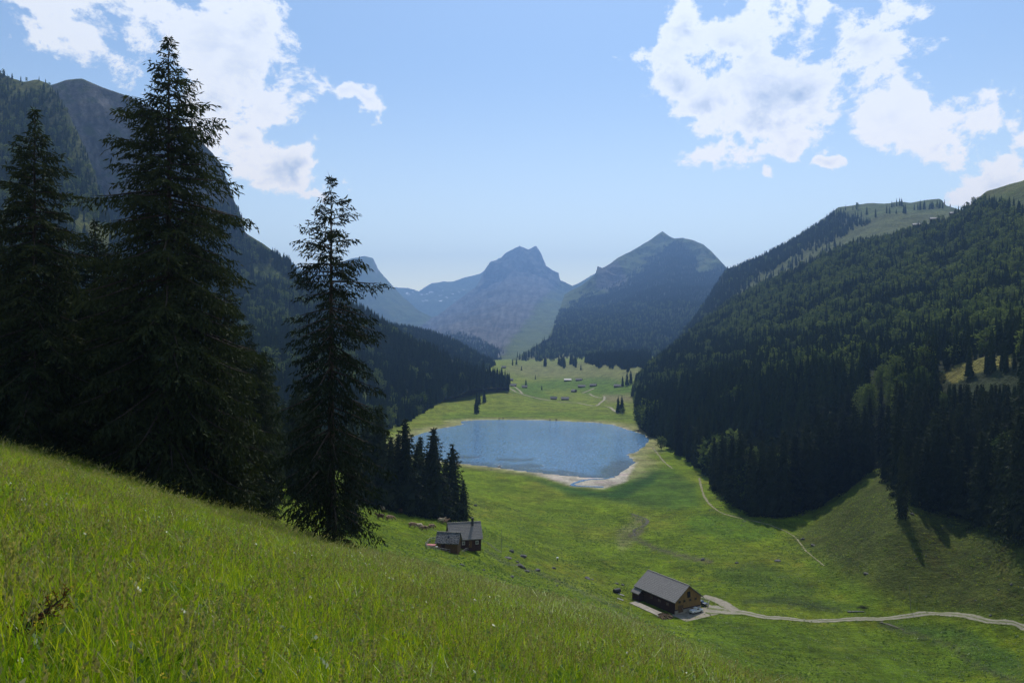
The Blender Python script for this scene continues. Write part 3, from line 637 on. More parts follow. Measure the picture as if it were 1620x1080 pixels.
leftm = Loft('cliff_mountain', 'dark cliff mountain rising behind the tall spruces', [
    [(-400, 60, 1900), (-100, 110, 1900), (60, 140, 1850), (88, 133, 1800), (105, 127, 1800), (130, 125, 1800), (160, 138, 1800), (200, 151, 1800), (260, 180, 1800), (300, 205, 1790), (335, 240, 1780), (352, 262, 1770), (362, 290, 1760), (372, 320, 1750), (383, 344, 1740), (388, 368, 1720), (418, 386, 1680), (450, 408, 1640), (470, 436, 1600), (540, 483, 1500), (600, 508, 1400), (640, 529, 1360), (700, 560, 1320), (760, 593, 1285), (806, 606, 1262)],
    [(-400, 250, 1550), (60, 290, 1600), (160, 330, 1640), (260, 375, 1660), (330, 390, 1680), (372, 400, 1690), (390, 410, 1640), (430, 440, 1520), (520, 500, 1330), (600, 535, 1230), (660, 560, 1230), (720, 582, 1240), (806, 607, 1258)],
    [(-400, 450, 800), (100, 500, 800), (300, 540, 850), (400, 550, 900), (500, 570, 950), (580, 600, 950), (650, 615, 1020), (720, 603, 1150), (806, 606, 1254)],
    [(-400, 640, 350), (0, 705, 335), (200, 745, 335), (400, 765, 365), (520, 762, 425), (562, 742, 522), (587, 702, 688), (650, 670, 862), (700, 634, 1050), (750, 616, 1150), (806, 612, 1250)]], 360, 200, 34, 170, colour=col_alp(.5, .8, wood_l, extra_l), seed=7.7, edge=.15)
shoulder = Loft('wooded_shoulder', 'wooded rocky shoulder at the left edge', [
    [(-420, 60, 1300), (-200, 90, 1300), (0, 112, 1300), (14, 122, 1300), (35, 130, 1300), (60, 128, 1300), (76, 132, 1300), (92, 150, 1280), (108, 180, 1250), (125, 215, 1220), (150, 270, 1180), (170, 330, 1130), (200, 420, 1050), (240, 520, 950)],
    [(-420, 350, 900), (0, 380, 900), (80, 390, 900), (130, 420, 900), (180, 480, 880), (240, 560, 850)],
    [(-420, 620, 420), (0, 650, 420), (240, 700, 450)]], 170, 100, 18, 110, colour=col_alp(.75, 1.05, lambda px, py, n, t: sstep(.35, -.1, n)), seed=9.9, edge=.5)

# ------------------------------------------------------------------ trees
class Cards:
    """many small leaf faces as arrays: each is a kite from a base point along a direction"""
    def __init__(s): s.b = []; s.d = []; s.w = []
    def add(s, b, d, w): s.b.append(b); s.d.append(d); s.w.append(w)
    def addv(s, B, Dv, Wd): s.b.extend(B); s.d.extend(Dv); s.w.extend(Wd)
    def arrays(s, rng, belly=0.45):
        b = np.array(s.b); d = np.array(s.d); w = np.array(s.w)[:, None]
        side = np.cross(d, rng.normal(size=d.shape)); side /= np.linalg.norm(side, axis=1)[:, None]+1e-9
        p0, p1, p2, p3 = b, b+d*belly+side*w, b+d, b+d*belly-side*w
        V = np.stack([p0, p1, p2, p3], 1).reshape(-1, 3); F = np.arange(len(V)).reshape(-1, 4)
        return V, F
def spruce(name, seed, H, Rm, nbr, ntw, nsub, bare=0.04, shape=0.85, sub_len=0.32, sub_w=0.05, droop=0.55, core=0.0, dead=0, sparse=0.0, mat='needle', rcap=0, skirt=.35):
    """a spruce: drooping boughs set round the trunk, twigs hanging from each bough, needle sprays on each twig"""
    rng = np.random.RandomState(seed); C = Cards(); limbs = MB()
    az = rng.rand()*6.28
    nl_ = max(8, nbr//5); lev = bare+(1-bare)*((np.arange(nl_)+.5)/nl_)**.93; hs = np.sort(np.repeat(lev, 5)+rng.normal(size=nl_*5)*.22/nl_) if nsub > 1 else np.sort(bare+(1-bare)*(rng.rand(nbr)*.35+.65*(np.arange(nbr)+.5)/nbr)**0.92)
    hs = np.clip(hs, bare, .985); tier = rng.rand(nl_)*.45+.72
    for k, h in enumerate(hs):
        az += 2.4+rng.normal()*.35
        t = (h-bare)/(1-bare)
        L = Rm*((1-h)**shape)*(0.62+0.50*rng.rand())*(tier[min(k//5, nl_-1)] if nsub > 1 else 1)*(1-skirt*sstep(.20, 0, t)*(.4+.6*rng.rand()))
        if rng.rand() < .10: L *= .6
        if rng.rand() < sparse: L *= .45
        L *= .42+.58*sstep(0, .17, 1-h)
        L = min(L, rcap*(.85+.3*rng.rand())) if rcap else L
        L = max(L, .022*H*(1.01-h)**.5)
        ca, sa = math.cos(az), math.sin(az)
        up = 0.50*sstep(.55, .9, h)-0.10-0.30*(1-h); dr = droop*(1-.6*h)
        def pt(s):
            return np.array([ca*L*s, sa*L*s, h*H+L*(up*s-dr*s*s*.55+.30*dr*s**4*1.2)])
        if nsub > 1: limbs.tube([pt(q) for q in (0, .35, .7, .95)], [.018*L+.012, .012*L+.008, .007*L+.005, .003], 4, False)
        n = max(3, int(ntw*(L/Rm)**.8+2))
        for q in range(n):
            s = .16+.84*(q+rng.rand())/n
            p = pt(s); tang = pt(min(1, s+.03))-pt(s-.03); tang /= np.linalg.norm(tang)+1e-9
            sgn = 1 if q % 2 else -1
            lat = np.array([-sa, ca, 0])*sgn
            tl = (0.34*L*(1.08-s)+.10*Rm*min(1, 2.4*L/Rm))*(.6+.6*rng.rand())*(0.55+.45*sstep(0, .4, s))
            d = tang*.60+lat*(.75 if s < .95 else .15)+np.array([0, 0, -.42-.35*rng.rand()+.35*h]); d *= tl/np.linalg.norm(d)
            if nsub == 1:
                C.add(p, d, sub_w*(1.0+.4*rng.rand())); continue
            m_ = max(2, int(nsub*tl/(.30*Rm)+.5))
            for j in range(m_):
                f = (j+rng.rand())/m_; b = p+d*f+np.array([0, 0, -.12*tl*f*f])
                v = d/tl*.75+rng.normal(size=3)*.42+np.array([0, 0, -.34]); v *= sub_len*(.65+.7*rng.rand())/np.linalg.norm(v)
                C.add(b, v, sub_w*(.7+.6*rng.rand()))
    for q in range(10 if nsub > 1 else 4):      # leader
        h = 1-.02*q; C.add(np.array([0, 0, H*h-.02*H]), np.array([rng.normal()*.004*H, rng.normal()*.004*H, .028*H]), sub_w*1.1)
    V, F = C.arrays(rng)
    if core:
        nn = 7; zz = np.linspace(bare+.03, .97, 8); rr = core*Rm*(1-zz)**shape
        ring = np.array([[rr[i]*math.cos(6.283*k/nn+i)*(.7+.5*rng.rand()), rr[i]*math.sin(6.283*k/nn+i)*(.7+.5*rng.rand()), zz[i]*H] for i in range(8) for k in range(nn)])
        o = len(V); V = np.concatenate([V, ring]); F = np.concatenate([F, np.array([(o+i*nn+k, o+i*nn+(k+1) % nn, o+(i+1)*nn+(k+1) % nn, o+(i+1)*nn+k) for i in range(7) for k in range(nn)])])
    crown = mesh_np(name+'_crown', V, F, M[mat], False)
    tb = MB(); r0 = .0125*H
    tb.tube([(0, 0, -.8), (0, 0, .25), (0.02*r0, 0, .12*H), (0, .1*r0, .5*H), (0, 0, .985*H)], [r0*1.5, r0*1.2, r0*.95, r0*.55, .012], 8 if nsub > 1 else 5)
    if dead:
        for q in range(dead):
            a = rng.rand()*6.28; z = H*(.04+.16*rng.rand()); l = 1.2+1.6*rng.rand()
            tb.tube([(0, 0, z), (l*.5*math.cos(a), l*.5*math.sin(a), z-.1), (l*math.cos(a), l*math.sin(a), z-.55)], [.03, .02, .006], 4, False)
    if nsub > 1: tb.v, tb.f, off = tb.v+limbs.v, tb.f+[tuple(i+len(tb.v) for i in q) for q in limbs.f], 0
    trunk = tb.mesh(name+'_trunk', M['bark'])
    return crown, trunk
def beech(name, seed, H, Rm, nclump, nleaf, size, mat='beech'):
    rng = np.random.RandomState(seed); C = Cards(); tb = MB(); r0 = .016*H
    tb.tube([(0, 0, -.8), (0, 0, .2), (rng.normal()*.1, rng.normal()*.1, .3*H), (rng.normal()*.2, rng.normal()*.2, .62*H)], [r0*1.4, r0*1.1, r0*.85, r0*.35], 7)
    for k in range(nclump):
        a = k*2.4+rng.normal()*.3; t = (k+.5)/nclump; z = H*(.24+.70*t**.85)
        rad = Rm*math.sin(math.pi*min(1, (.18+.80*t)))**.75*(.55+.45*rng.rand()) if t < .96 else .1*Rm
        c = np.array([rad*.72*math.cos(a), rad*.72*math.sin(a), z])
        if nleaf > 12: tb.tube([(0, 0, z*.62), tuple(c*np.array([.5, .5, .86])), tuple(c)], [r0*.4, r0*.22, .02], 4, False)
        cr = Rm*(.30+.22*rng.rand())
        for j in range(nleaf):
            v = rng.normal(size=3); v /= np.linalg.norm(v); v[2] = v[2]*.75+.10
            b = c+v*cr*(.55+.5*rng.rand()); d = v*.7+rng.normal(size=3)*.6; d *= size*(.6+.7*rng.rand())/np.linalg.norm(d)
            C.add(b, d, size*.36)
    V, F = C.arrays(rng)
    return mesh_np(name+'_crown', V, F, M[mat], False), tb.mesh(name+'_trunk', M['bark_pale'])

HERO = [spruce('hero_spruce_a', 11, 38, 10.8, 300, 46, 22, .01, .68, .48, .064, .55, dead=12, rcap=7.4),
        spruce('hero_spruce_b', 23, 30, 7.2, 200, 32, 16, .015, .58, .40, .056, .60, dead=30, sparse=.22, rcap=4.6, skirt=.9),
        spruce('hero_spruce_c', 37, 30, 8.2, 250, 38, 19, .01, .74, .46, .064, .60, dead=10, rcap=5.6)]
MIDS = [spruce('mid_spruce_%d' % i, 50+i, 28, 5.0+.45*i, 120, 16, 4, .01+.02*(i == 2), .74, .95, .17, .70, core=.50, rcap=4.6+.2*i) for i in range(5)]
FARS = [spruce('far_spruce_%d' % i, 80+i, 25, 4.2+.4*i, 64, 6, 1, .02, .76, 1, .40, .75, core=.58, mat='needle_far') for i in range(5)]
BMID = [beech('mid_beech_%d' % i, 90+i, 22, 5.6+.6*i, 42, 48, .85) for i in range(3)]
BFAR = [beech('far_beech_%d' % i, 95+i, 18, 5.2+.5*i, 16, 15, 2.0) for i in range(3)]
def put_tree(kind, pair, loc, H, H0, rz, label, cat, group=None, wide=1.0, sink=.0):
    o = empty(kind, loc, rz, label, cat, group)
    s = H/H0; o.scale = (s*wide, s*wide, s)
    link('crown', pair[0], o); link('trunk', pair[1], o); return o
rng = np.random.RandomState(5)
def gz(x, y): return float(ground_z(x, y))
def hero(px, y, top, var, label, H0, wide=1.0, rz=0.0, group=None):
    x = (px-810)/FPX*y; z = gz(x, y)-.15; H = -(top-540)/FPX*y-z
    return put_tree('spruce_tree', HERO[var], (x, y, z), H, H0, rz, label, 'spruce', group, wide)
hero(267, 66, 50, 0, 'tallest dark spruce at left, its crown reaching into the cloud', 38, 1.0, .4)
hero(524, 64, 274, 1, 'slender spruce with thin see-through boughs standing free on the meadow edge', 30, .98, 1.0)
hero(55, 64, 166, 2, 'dark spruce at the left edge, left of the tallest spruce', 30, 1.0, 2.0)
LEFTG = 'dark spruces crowded behind the tall one'
for px, y, top, v, w in [(150, 74, 345, 2, 1.1), (355, 78, 430, 2, 1.05), (-40, 70, 260, 0, .9), (205, 84, 420, 0, 1.0), (105, 92, 400, 1, 1.4), (300, 96, 470, 2, 1.2), (15, 86, 420, 2, 1.2), (395, 104, 520, 0, .95), (345, 70, 600, 2, 1.5), (60, 72, 470, 2, 1.5), (180, 70, 560, 2, 1.5), (-90, 82, 330, 2, 1.0)]:
    hero(px, y, top, v, 'dark spruce in the crowded stand around the tallest spruce at left', {0: 38, 1: 30, 2: 30}[v], w, rng.rand()*6, LEFTG)

def mid_tree(px, base, top, label, group=None, y=None, kind='spruce_tree', wide=None, cat='spruce'):
    p = ground_at(px, base, 90 if base > 700 else 300) if y is None else Vector(((px-810)/FPX*y, y, gz((px-810)/FPX*y, y)))
    H = max(4.0, (-(top-540)/FPX*p.y)-p.z); far = p.y > 650
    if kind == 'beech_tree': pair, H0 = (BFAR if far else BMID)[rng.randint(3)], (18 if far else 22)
    else: pair, H0 = (FARS if far else MIDS)[rng.randint(5)], (25 if far else 28)
    wide = wide or (.85+.3*rng.rand())*(1.0 if H > 14 else 1.15)
    return put_tree(kind, pair, (p.x, p.y, p.z-.3), H+.3, H0, rng.rand()*6.28, label, cat, group, wide)
# spruces by the red hut
for px, base, top, lab in [(686, 818, 676, 'tall spruce behind the red hut, left of its two neighbours by the lake'), (716, 820, 701, 'spruce directly above the red hut, with the lake behind its tip'),
                           (733, 822, 758, 'shorter spruce at the right end of the group above the red hut')]:
    mid_tree(px, base, top, lab, wide=1.3)
HG = 'spruces in the wood above the cows'
for px, base, top in [(641, 812, 662), (618, 806, 690), (660, 814, 700), (600, 800, 640), (580, 797, 665), (672, 818, 740), (702, 821, 745), (628, 808, 730), (650, 812, 745), (590, 798, 720), (610, 803, 745), (690, 819, 770), (665, 812, 690), (630, 806, 685), (705, 818, 725), (676, 815, 715), (645, 808, 710), (606, 799, 690)]:
    mid_tree(px, base, top, 'dark spruce in the wood edge above the grazing cows', HG, wide=1.25+.2*rng.rand())
# the wood between the tall spruces and the lake
WG = 'spruces of the wood left of the hut'
for k in range(44):
    y = 125+215*rng.rand(); px = 395+190*rng.rand()+ (y-125)*.10
    if y < 190 and px > 425: px = 395+30*rng.rand()
    if y < 270 and px > 560: continue
    mid_tree(px, 0, 0, 'dark spruce in the wood between the tall spruces and the hut', WG, y=y).scale = (1, 1, 1)
for o in [o for o in COL.objects if o.get('group') == WG]:
    s = .75+.35*rng.rand(); o.scale = (s*(.85+.3*rng.rand()), s*(.85+.3*rng.rand()), s)

# right-hand forest: individual trees on the near part of the slope and its foot
def right_surface(x, y):
    return None
RG = 'spruces of the near forest on the right'
RL = 'dark spruce in the dense forest at the foot of the right slope'
Q, st, tq = right.scatter(5.2, rng)
px, py = w2px(Q)
ok = (Q[:, 1] < 620) & (px > 1030) & (px < 1700) & (tq > .70) & (wood_f(px, py, 0, tq) > .5)
Q, px, py = Q[ok], px[ok], py[ok]
# keep a spaced, nearest-first choice
order = np.argsort(Q[:, 1]); chosen = []
for i in order:
    dmin = 4.6+.004*Q[i, 1]
    if all((Q[i, 0]-Q[j, 0])**2+(Q[i, 1]-Q[j, 1])**2 > dmin*dmin for j in chosen[-260:]): chosen.append(i)
gap = lambda a, b: inpoly(np.array([a]), np.array([b]), [(1372, 600), (1410, 600), (1412, 720), (1395, 760), (1375, 742)])[0]
BG = 'beeches of the right slope'
near_n = 0; rest_near = []
for i in chosen:
    p = Q[i]; a, b = px[i], py[i]
    if gap(a, b) and rng.rand() < .8: continue
    if inpoly(np.array([a]), np.array([b]), [(1478, 575), (1520, 560), (1612, 548), (1612, 640), (1560, 660), (1485, 650)])[0] and rng.rand() < .9: continue
    nb_ = fbmn(p[0]/55, p[1]/55, 12.0, 2)
    leafy = (nb_ > .30 or (1360 < a < 1520 and b < 690)) and rng.rand() < .55
    if near_n >= 205: rest_near.append((p, leafy)); continue
    near_n += 1
    z = max(p[2], gz(p[0], p[1]))-.5 if p[1] < 420 else p[2]-.5
    H = 15+19*rng.rand()
    if 1478 < a < 1612 and b > 600:          # low growth below the clearing
        H = min(H, (b-606)/FPX*p[1]/1.08)
        if H < 6: continue
    if leafy: put_tree('beech_tree', BMID[rng.randint(3)], (p[0], p[1], z), H*.85, 22, rng.rand()*6, 'green leafy beech among the spruces of the right forest', 'beech', BG, .8+.3*rng.rand())
    else: put_tree('spruce_tree', MIDS[rng.randint(5)], (p[0], p[1], z), H*1.08, 28, rng.rand()*6, RL, 'spruce', RG, .85+.35*rng.rand())
# edge trees standing on the grass
for a, b, top, lab in [(1427, 817, 705, 'spruce at the left tip of the right-hand copse with bare lower trunk'), (1466, 806, 690, None), (1500, 800, 660, None), (1553, 830, 680, None), (1530, 790, 660, None), (1588, 838, 690, None), (1612, 850, 650, None), (1600, 800, 640, None), (1480, 790, 640, None),
                       (1448, 800, 720, None), (1570, 815, 670, None), (1420, 780, 640, None), (1515, 815, 690, None), (1640, 850, 600, None), (1405, 760, 640, None)]:
    mid_tree(a, b, top, lab or 'spruce of the loose copse above the grass slope at the right edge', None if lab else 'spruces of the copse at the right edge')
EDG = 'spruces along the front edge of the right forest'
for a, b, top in [(1130, 772, 690), (1143, 785, 685), (1158, 796, 690), (1172, 806, 680), (1188, 814, 700), (1205, 818, 695), (1222, 820, 690), (1240, 819, 680), (1258, 814, 685), (1276, 806, 670), (1296, 798, 655), (1314, 790, 650), (1335, 780, 650), (1352, 768, 640), (1048, 700, 640), (1060, 712, 640), (1074, 722, 645), (1090, 732, 655), (1106, 742, 660), (1118, 752, 660), (1368, 752, 640), (1036, 692, 640), (1024, 682, 625)]:
    mid_tree(a, b-2, top, 'spruce in the front row of the right forest facing the valley', EDG)
for a, b, top in [(1375, 690, 605), (1418, 650, 560), (1462, 640, 545), (1395, 640, 575), (1440, 620, 560), (1265, 600, 560), (1255, 640, 590)]:
    # large beeches: stand on the slope
    cand = np.argmin(np.hypot(*(np.array(w2px(right.P.reshape(-1, 3)))-np.array([[a], [b]])))); p = right.P.reshape(-1, 3)[cand]
    put_tree('beech_tree', BMID[rng.randint(3)], (p[0], p[1], p[2]-.5), max(14, (b-top)/FPX*p[1]), 22, rng.rand()*6, 'tall pale green beech standing out of the right forest', 'beech', 'tall beeches of the right forest', .8)
# lone trees of the far pasture
for a, b, top, lab in [(754, 655, 621, 'spruce left of a pair on the grass above the lake'), (766, 637, 615, 'slim spruce right of the pair on the grass above the lake'), (758, 640, 618, 'spruce behind the pair on the grass above the lake'), (721, 630, 592, 'broad spruce alone on the grass below the left forest'),
                       (978, 653, 626, 'left spruce of a pair beside the far path'), (984, 653, 625, 'right spruce of a pair beside the far path'), (832, 612, 599, 'spruce beside a hut on the far pasture'),
                       (847, 600, 592, 'small lone spruce in the middle of the far pasture'), (857, 617, 609, 'little spruce on hummocky far pasture'), (825, 586, 578, 'little spruce below the far wooded toe'), (919, 585, 576, 'lone spruce on the dry far slope'),
                       (985, 611, 594, 'left spruce of a clump beside the far green field'), (992, 610, 588, 'middle spruce of a clump beside the far green field'), (998, 607, 585, 'right spruce of a clump beside the far green field'), (1001, 628, 606, 'spruce at the foot of the right forest near the far path'), (811, 578, 567, 'far spruce at the valley head'), (817, 577, 566, 'second far spruce at the valley head')]:
    mid_tree(a, b, top, lab, wide=1.25)
mid_tree(1046, 712, 690, 'low round bush at the right end of the lake', kind='beech_tree', cat='bush', wide=1.3)
mid_tree(985, 656, 645, 'small bright bush beside the pair of spruces on the far path', kind='beech_tree', cat='bush', wide=1.3)

# ------------------------------------------------------------------ scattered growth (too many to count): instanced on points
protos = {}
def proto_coll(name, pairs):
    c = bpy.data.collections.new(name)
    for i, ms in enumerate(pairs):
        if len(ms) == 2:      # crown and trunk joined
            bm = bmesh.new(); bm.from_mesh(ms[0]); nf = len(bm.faces); bm.from_mesh(ms[1])
            bm.faces.ensure_lookup_table()
            for f in bm.faces[nf:]: f.material_index = 1
            me = bpy.data.meshes.new('%s_%02d' % (name, i)); bm.to_mesh(me); bm.free()
            me.materials.append(ms[0].materials[0]); me.materials.append(ms[1].materials[0])
        else: me = ms[0]
        c.objects.link(bpy.data.objects.new('%s_%02d' % (name, i), me))
    return c
def scatter_tree(coll):
    if coll.name in protos: return protos[coll.name]
    ng = bpy.data.node_groups.new('scatter_'+coll.name, 'GeometryNodeTree')
    ng.interface.new_socket('Geometry', in_out='INPUT', socket_type='NodeSocketGeometry'); ng.interface.new_socket('Geometry', in_out='OUTPUT', socket_type='NodeSocketGeometry')
    N, Lk = ng.nodes, ng.links
    gi = N.new('NodeGroupInput'); go = N.new('NodeGroupOutput'); ci = N.new('GeometryNodeCollectionInfo'); ci.inputs[0].default_value = coll; ci.inputs['Separate Children'].default_value = True; ci.inputs['Reset Children'].default_value = True
    ip = N.new('GeometryNodeInstanceOnPoints'); ip.inputs['Pick Instance'].default_value = True
    def attr(n, ty):
        a = N.new('GeometryNodeInputNamedAttribute'); a.data_type = ty; a.inputs['Name'].default_value = n; return a.outputs[0]
    Lk.new(gi.outputs[0], ip.inputs['Points']); Lk.new(ci.outputs[0], ip.inputs['Instance'])
    Lk.new(attr('pick', 'INT'), ip.inputs['Instance Index']); Lk.new(attr('spin', 'FLOAT_VECTOR'), ip.inputs['Rotation']); Lk.new(attr('size', 'FLOAT_VECTOR'), ip.inputs['Scale'])
    Lk.new(ip.outputs[0], go.inputs[0]); protos[coll.name] = ng; return ng
def scatter(name, label, P, pick, spin, size, coll, cat):
    P = np.asarray(P, np.float32); n = len(P); me = bpy.data.meshes.new(name); me.vertices.add(n); me.vertices.foreach_set('co', P.ravel())
    a = me.attributes.new('pick', 'INT', 'POINT'); a.data.foreach_set('value', np.asarray(pick, np.int32))
    sp = np.asarray(spin, np.float32); sp = np.stack([0*sp, 0*sp, sp], 1) if sp.ndim == 1 else sp
    a = me.attributes.new('spin', 'FLOAT_VECTOR', 'POINT'); a.data.foreach_set('vector', sp.astype(np.float32).ravel())
    a = me.attributes.new('size', 'FLOAT_VECTOR', 'POINT'); a.data.foreach_set('vector', np.asarray(size, np.float32).ravel())
    o = link(name, me, None, label, cat, None, 'stuff'); md = o.modifiers.new('scatter', 'NODES'); md.node_group = scatter_tree(coll); return o
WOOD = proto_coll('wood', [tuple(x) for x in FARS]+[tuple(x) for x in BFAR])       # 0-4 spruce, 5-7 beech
def forest(name, label, loft, spacing, mask, hmin, hmax, beechy, seed, extra=None, wide=1.0):
    r = np.random.RandomState(seed); Qs, s_, t_ = loft.scatter(spacing, r)
    a, b = w2px(Qs); n = fbmn(Qs[:, 0]/90, Qs[:, 1]/90, Qs[:, 2]/60, 5)
    k = mask(a, b, n, t_) > .25+.5*r.rand(len(a)); Qs, a, b, t_ = Qs[k], a[k], b[k], t_[k]
    nb = fbmn(Qs[:, 0]/70, Qs[:, 1]/70, Qs[:, 2]/70+seed, 3)
    lf = r.rand(len(a)) < beechy(a, b, nb)
    H = (hmin+(hmax-hmin)*r.rand(len(a))**1.3)*(.55+.45*sstep(0, .14, t_)); sc = np.where(lf, H*.80/18, H/25); w = sc*wide*(.72+.55*r.rand(len(a)))
    P = Qs.copy(); P[:, 2] -= .6
    pick = np.where(lf, 5+r.randint(0, 3, len(a)), r.randint(0, 5, len(a)))
    if extra is not None:
        for p, leafy in extra:
            P = np.concatenate([P, p[None]-[0, 0, .5]]); h_ = 17+14*r.rand(); pick = np.r_[pick, 5+r.randint(3) if leafy else r.randint(5)]; q = h_*.8/18 if leafy else h_/25
            sc = np.r_[sc, q]; w = np.r_[w, q*(.9+.3*r.rand())]
    return scatter(name, label, P, pick, r.rand(len(P))*6.28, np.stack([w, w, sc], 1), WOOD, 'forest')
def mask_right(a, b, n, t): return wood_f(a, b, n, t)*(1-((t > .70)).astype(float))
forest('right_forest', 'mixed forest covering the right mountainside', right, 4.9, mask_right, 8, 21, lambda a, b, n: np.clip(.42+1.1*n, .06, .85)*np.where(b > 540, .25, 1), 1)
r2 = np.random.RandomState(77); Qr, sr, tr_ = right.scatter(5.6, r2); ar, br = w2px(Qr)
kk = (tr_ > .70) & (wood_f(ar, br, 0, tr_) > .5) & ((Qr[:, 1] > 520) | (tr_ < .84)) & ~inpoly(ar, br, [(1372, 600), (1410, 600), (1412, 720), (1395, 760), (1375, 742)]) & (tr_ < .985) & ~inpoly(ar, br, [(1478, 575), (1520, 560), (1612, 548), (1612, 640), (1560, 660), (1485, 650)])
Qr = Qr[kk]; hr = 15+19*r2.rand(len(Qr))**.8; aq, bq = w2px(Qr); lim = np.where((aq > 1478) & (aq < 1612) & (bq > 600), (bq-606)/FPX*Qr[:, 1], 99); hr = np.minimum(hr, lim); kk = hr > 5; Qr, hr = Qr[kk], hr[kk]; lr = (fbmn(Qr[:, 0]/55, Qr[:, 1]/55, 12.0, 2) > .35) & (r2.rand(len(Qr)) < .5); sr_ = np.where(lr, hr*.8/18, hr/25)
scatter('lower_right_forest', 'dark spruce forest filling the lower right mountainside', Qr-[0, 0, .5], np.where(lr, 5+r2.randint(0, 3, len(Qr)), r2.randint(0, 5, len(Qr))), r2.rand(len(Qr))*6.28, np.stack([sr_*1.05, sr_*1.05, sr_], 1), WOOD, 'forest')
forest('left_forest', 'dark forest on the slope left of the lake', leftm, 6.0, lambda a, b, n, t: wood_l(a, b, n, t)*(t < .985), 14, 27, lambda a, b, n: np.clip(.06+.55*n, .0, .45), 2)
forest('shoulder_trees', 'trees clinging to the shoulder at the left edge', shoulder, 6.3, lambda a, b, n, t: sstep(.55, .0, n), 11, 22, lambda a, b, n: np.clip(.15+.5*n, 0, .4), 3)
forest('hill_forest', 'forest of the low hill below the rocky peak', midhill, 8.0, lambda a, b, n, t: np.ones(a.shape), 16, 26, lambda a, b, n: 0*a+.03, 4)
forest('peak_forest', 'forest on the flank of the green topped mountain', rpeak, 10.5, wood_d, 15, 26, lambda a, b, n: np.clip(.18+.5*n, 0, .5)*(b > 480), 5)
forest('ridge_forest', 'woods along the back ridge on the right', back_ridge, 9.5, lambda a, b, n, t: wood_e(a, b, n, t)*((t < .6) | (a < 1150))+.30*(t >= .3)*(a < 1330)+.24*(a >= 1330), 13, 24, lambda a, b, n: 0*a+.05, 6)
rv = np.random.RandomState(31); vy = 1450+550*rv.rand(9000); vp = 845+185*rv.rand(9000); vx = (vp-810)/FPX*vy; vz = ground_z(vx, vy); vq = 540-vz/vy*FPX
top_ = np.interp(vp, [845, 880, 930, 960, 1010, 1030], [577, 576, 573, 578, 582, 585]); saw = 13*np.abs(((vp+7*np.sin(vp/11.))/27.) % 1-.25)*sstep(845, 880, vp)
vk = vq < top_+saw-1.5; vx, vy, vz = vx[vk][:900], vy[vk][:900], vz[vk][:900]; vh = (14+12*rv.rand(len(vx)))/25
scatter('valley_edge_forest', 'spruces reaching down the dry slope in tongues below the green topped mountain', np.stack([vx, vy, vz-.5], 1), rv.randint(0, 5, len(vx)), rv.rand(len(vx))*6.28, np.stack([vh*1.1, vh*1.1, vh], 1), WOOD, 'forest')
forest('valley_head_forest', 'woods at the foot of the rocky peak', centre, 15.0, lambda a, b, n, t: wood_c(a, b, n, t)*(b > 480), 14, 24, lambda a, b, n: 0*a+.05, 7)

# ------------------------------------------------------------------ roads and paths
def strip(name, label, pts, width, mat, lift=.05, step=3.0, jitter=.15, taper=None):
    """a way draped over the ground along points seen in the photograph"""
    W_ = [ground_at(a, b, 100) for a, b in pts]; L = [Vector((p.x, p.y, 0)) for p in W_]
    dense = []; wid = []
    for i in range(len(L)-1):
        n = max(1, int((L[i+1]-L[i]).length/step))
        p0, p1, p2, p3 = L[max(i-1, 0)], L[i], L[i+1], L[min(i+2, len(L)-1)]
        for k in range(n):
            s = k/n; dense.append(.5*((2*p1)+(p2-p0)*s+(2*p0-5*p1+4*p2-p3)*s*s+(3*p1-p0-3*p2+p3)*s**3))
            wid.append(width if taper is None else np.interp((i+s)/(len(L)-1), *taper))
    dense.append(L[-1]); wid.append(width if taper is None else taper[1][-1])
    V = []; nc = 5; AC = []
    for i, p in enumerate(dense):
        d = (dense[min(i+1, len(dense)-1)]-dense[max(i-1, 0)]).normalized(); nrm_ = Vector((d.y, -d.x, 0))
        for c in range(nc):
            q = p+nrm_*((c/(nc-1)-.5)*wid[i]*(1+jitter*rng.normal()*(c in (0, nc-1))))
            AC.append(c/(nc-1)*2-1)
            V.append((q.x, q.y, gz(q.x, q.y)+lift+(.03 if c in (1, 3) else .05 if c == 2 else -.02)))
    return link(name, mesh_np(name, V, grid_faces(len(dense), nc), mat, True, {'across': np.array(AC)}), kind='structure', label=label)
def way_mat(name, stone, earth, turf, mid=0.0, ragged=.55, grow=1.0):
    """worn stone in the middle, turf creeping in from the verges and, on a cart track, between the wheel ruts"""
    m, t, out = new_mat(name); geo = t.node('ShaderNodeNewGeometry'); P = geo.outputs['Position']
    n1 = t.noise(P, 0.7*grow, 6, .65); n2 = t.noise(P, 3.0*grow, 4, .7); n3 = t.noise(P, .35*grow, 5, .65)
    ac = t.node('ShaderNodeAttribute', attribute_name='across'); a_ = t.math('ABSOLUTE', ac.outputs['Fac'])
    b = t.node('ShaderNodeBsdfPrincipled'); b.inputs['Roughness'].default_value = .95; b.inputs['Specular IOR Level'].default_value = .1
    c = t.mix(t.smooth(t.math('ADD', n1, t.math('MULTIPLY', n2, .5)), .6, .95), c4(stone), c4(earth))
    edge = t.smooth(t.math('ADD', a_, t.math('MULTIPLY', t.math('SUBTRACT', n3, .5), ragged*3)), .62, 1.0)
    if mid: edge = t.math('MAXIMUM', edge, t.math('MULTIPLY', t.smooth(t.math('ADD', a_, t.math('MULTIPLY', t.math('SUBTRACT', n1, .5), 1.2)), .32, .05), mid))
    t.put(b.inputs['Base Color'], t.mix(edge, c, c4(turf))); t.l.new(b.outputs[0], out.inputs[0]); return m
M['gravel'] = way_mat('gravel_yard', (0.30, 0.265, 0.205), (0.19, 0.17, 0.12), (0.085, 0.115, 0.012), 0, .3)
